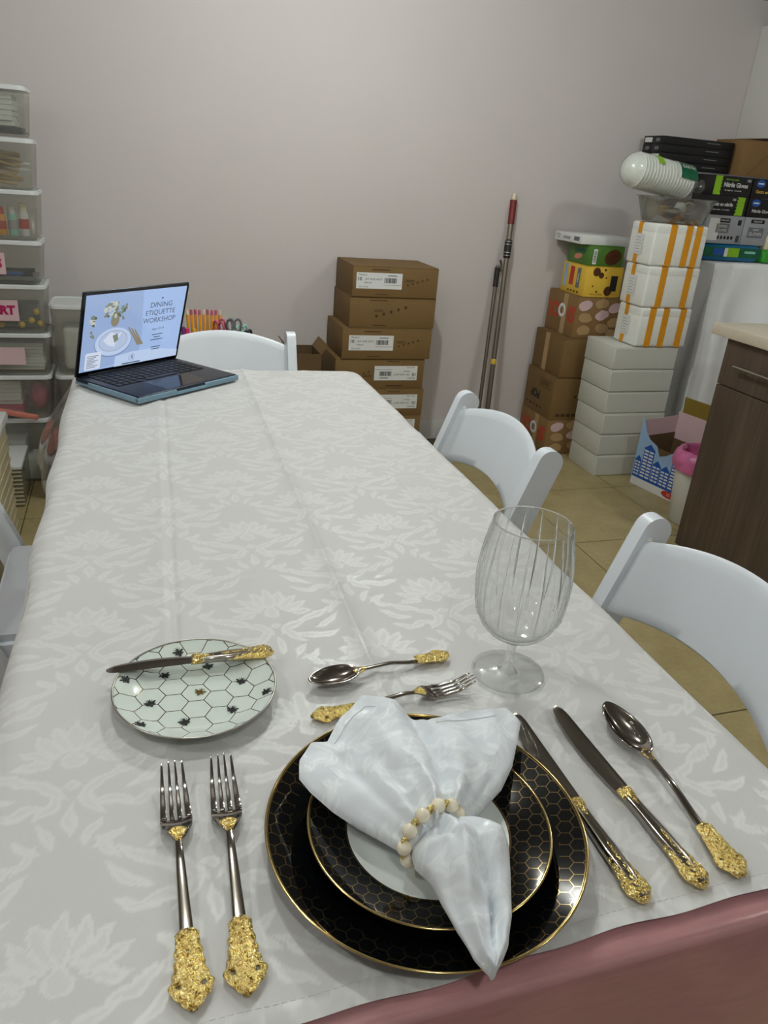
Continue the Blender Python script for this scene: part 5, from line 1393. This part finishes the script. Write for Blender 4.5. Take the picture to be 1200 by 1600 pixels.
papers('felt_sheets', 'stack of grey felt sheets at the back of the ART bin', (BX - .01, BY + .02, lids[3] + .0112), .26, .10, 6, 'greyplastic', .014)
papers('white_card_stack', 'stack of white cards inside the third bin from the floor', (BX, BY + .01, lids[2] + .0112), .26, .13, 8, 'paper', .013)
papers('paper_pads', 'pile of white paper pads beside the pink bags', (BX - .045, BY, lids[1] + .0112 + .04), .16, .15, 6, 'paper', .016)
papers('red_pads', 'red paper pads under the white pads in the pink-bag bin', (BX - .045, BY, lids[1] + .0112), .17, .155, 3, 'rose', .013)
pgb = thing('gift_bag', 'crumpled rose pink gift bag in the second bin from the floor', 'bag', (BX + .095, BY, lids[1] + .0115))
t_ = bmesh.new(); bmesh.ops.create_icosphere(t_, subdivisions=3, radius=1)
for v in t_.verts: v.co = Vector((v.co.x * .038, v.co.y * .065, v.co.z * .060 + .061)) * (1 + .12 * noise.noise(v.co * 3))
for v in t_.verts: v.co.z = max(.0, v.co.z)
bm = B(); merge(bm, t_); obj('body', bm, 'rose', pgb, smooth=60)
stk = thing('foam_stick', 'salmon pink foam stick leaning in front of the pink-bag bin', 'stick', (BX + .02, 3.085, lids[1] + .028))
bm = B(); box(bm, -.075, .075, -.008, .008, -.010, .010, RY(R(12)), bev=.004); obj('body', bm, 'salmon', stk, smooth=40)
for k, (x, z, w_) in enumerate(((-.47, .125, .13), (-.44, .012, .19))):
    s = (w_, .12, .085 if k else .075); lab = ('small white box with purple emblem in the floor bin', 'wide white box with red emblem at the bottom of the floor bin')[k]
    c = carton('small_white_box', lab, 'box', (x - .03, 3.18, z if k else .0985), s, 'paper', flaps=False, bev=.002)
    patch(c, F(s, 'front', .01 if k else -.02, .0), 0, 0, 'purple' if not k else 'red', 'emblem', .0006, ell(0, 0, .018, .010 if k else .022, 0, 14))
# second, shorter stack partly behind the laptop
B2 = [(0.0, .265, 'clear bin of dark things under the tall clear bin behind the laptop', 'darkbin'), (.266, .440, 'clear bin with grey contents behind the laptop hinge', 'greyplastic'), (.441, .708, 'tall clear storage bin standing behind the laptop screen', 'paper')]
for z0, z1_, lab, mt in B2:
    b = clearbin(lab, -.138, BY, z0, .325, BDp, z1_ - z0 - .0008, group='clear storage bins behind the laptop')
    t = tag(obj('bin_contents', (lambda bm: (box(bm, -.125, .125, -.07, .07, 0, (z1_ - z0) * .62, bev=.02, seg=3), bm)[1])(B()), mt, smooth=50, loc=(-.138, BY, z0 + .0112)), {'darkbin': 'dark folded fabric bundle inside the lower bin behind the laptop', 'greyplastic': 'grey fabric bundle inside the middle bin behind the laptop', 'paper': 'white fabric bundle inside the tall bin behind the laptop'}[mt], 'fabric')
s = (.16, .20, .262); carton('kraft_carton', 'small brown carton on the floor beside the clear bins', 'box', (-.215, 2.985, 0), s, 'card2', flaps=True)
# pencil caddy on the short stack, seen above the end chair
cd = thing('pencil_caddy', 'white caddy of pencils and scissors behind the end chair', 'caddy', (0.245, 2.74, 0.50))
bm = B()
for a in ((-.16, .16, -.055, -.052), (-.16, .16, .052, .055), (-.16, -.157, -.052, .052), (.157, .16, -.052, .052), (-.02, -.017, -.052, .052)): box(bm, *a, 0, .12)
box(bm, -.16, .16, -.055, .055, 0, .004); obj('tub', bm, 'whiteplastic', cd)
st_ = thing('storage_stool', 'white storage stool carrying the pencil caddy', 'stool', (0.245, 2.74, 0))
bm = B(); box(bm, -.18, .18, -.14, .14, .47, .4995, bev=.006); obj('top', bm, 'whiteplastic', st_, smooth=40)
for x in (-.15, .15):
    for y in (-.11, .11):
        bm = B(); box(bm, x - .016, x + .016, y - .016, y + .016, 0, .471, bev=.003); obj('leg', bm, 'whiteplastic', st_)
for k in range(9):
    x = -.052 + .0105 * k
    t = thing('pencil', 'orange pencil standing in the white caddy', 'pencil', (.245 + x, 2.735 + .012 * (k % 3), .505), 0, 'orange pencils in the caddy'); t.rotation_euler = (R(-4 + 2 * (k % 3)), R(-3 + k * .8), 0)
    bm = B(); lathe(bm, [(0, 0), (.0046, .002), (.0046, .245)], 6); obj('shaft', bm, 'pencil', t); bm = B(); lathe(bm, [(.0048, .245), (.0048, .256), (.0042, .262), (0, .262)], 10); obj('eraser', bm, 'rose' if k % 4 else 'cream', t, smooth=40)
for k, (x, mt, lab) in enumerate(((-.115, 'salmon', 'salmon highlighter in the caddy nearest the laptop'), (-.094, 'purple', 'purple highlighter in the caddy'), (-.078, 'hotpink', 'pink highlighter in the caddy'), (-.064, 'yellow', 'yellow highlighter in the caddy beside the pencils'))):
    t = thing('highlighter', lab, 'marker', (.245 + x, 2.735, .505), 0, 'highlighters in the caddy'); t.rotation_euler = (0, R((2, 4, 3, 6)[k]), 0)
    bm = B(); lathe(bm, [(0, 0), (.0075, 0), (.0075, .17)], 14); obj('barrel', bm, mt, t, smooth=40); bm = B(); lathe(bm, [(.0068, .168), (.0068, .200), (.004, .212 - .006 * k), (0, .213 - .006 * k)], 14); obj('cap', bm, mt, t, smooth=40)
for k, (x, mt, lab) in enumerate(((.040, 'rose', 'rose handled scissors beside the pencils'), (.066, 'rose', 'rose and grey scissors in the middle of the caddy'), (.094, 'grayink', 'grey handled scissors in the caddy'), (.122, 'mint', 'mint handled scissors in the caddy'), (.142, 'navy', 'dark handled scissors at the end of the caddy'))):
    t = thing('scissors', lab, 'scissors', (.245 + x, 2.735 + .01 * (k % 2), .505), R(25 * (k - 2)), 'scissors in the caddy'); hh = (.205, .210, .215, .19, .175)[k]
    for s_ in (-1, 1):
        bm = B(); tube(bm, [(s_ * .013 + .0115 * math.cos(a), 0.0, hh + .021 * math.sin(a)) for a in [2 * PI * q / 16 for q in range(17)]], .0042, 8); obj('handle_loop', bm, mt if s_ < 0 else ('grayink' if k == 1 else mt), t, smooth=60)
        bm = B(); prism(bm, [(s_ * .012, hh - .018), (s_ * .004, hh - .024), (-s_ * .002, .002), (s_ * .006, hh * .5)], -.001 + .001 * s_, .001 + .001 * s_, face('front', 0, 0, 0)); obj('blade', bm, 'steel', t)

# near bins at the left picture edge
nb = thing('drawer_unit', 'clear ribbed drawer box on the floor in front of the bins', 'drawer box', (-.54, 2.98, 0))
bm = B(); 
for k in range(9): box(bm, -.115, .115, -.004, .0, .010 + k * .016, .016 + k * .016, T(0, -.112, 0), bev=.001, seg=1)
obj('front_rib', bm, 'ribbed', nb)['kind'] = 'stuff'
bm = B(); box(bm, -.115, .115, -.112, .112, .0, .155, bev=.006); obj('box', bm, 'bin', nb, smooth=40)
bm = B(); box(bm, -.118, .118, -.116, .116, .150, .166, bev=.005); obj('lid', bm, 'binwhite', nb, smooth=40)
nt = thing('ribbed_crate', 'beige ribbed crate with white rim at the picture edge', 'crate', (-.548, 2.42, 0))
bm = B(); box(bm, -.140, .140, -.14, .14, .0, .44, bev=.008); obj('body', bm, 'ribbed', nt, smooth=40)
for k in range(10):
    bm = B(); box(bm, -.142, .142, -.142, .142, .045 + k * .037, .058 + k * .037, bev=.002, seg=1); obj('rib', bm, 'ribbed', nt, smooth=40)
bm = B(); box(bm, -.150, .150, -.150, .150, .435, .470, bev=.010); obj('rim', bm, 'binwhite', nt, smooth=40)
np_ = thing('pink_pouch', 'pink zip pouch lying on top of the ribbed crate', 'pouch', (-.532, 2.42, .4705)); bm = B(); box(bm, -.12, .12, -.08, .08, 0, .10, bev=.03, seg=4); obj('body', bm, 'salmon', np_, smooth=60)
nl = thing('lidded_tub', 'white rimmed tub with pink lid below the table edge', 'tub', (-.590, 1.98, 0))
bm = B(); box(bm, -.19, .19, -.19, .19, .0, .37, bev=.010); obj('body', bm, 'bin', nl, smooth=40)
bm = B(); box(bm, -.205, .205, -.205, .205, .362, .386, bev=.009); obj('rim', bm, 'binwhite', nl, smooth=40)
bm = B(); box(bm, -.175, .175, -.175, .175, .385, .392, bev=.003); obj('pink_lid', bm, 'pinkprint', nl, smooth=40)
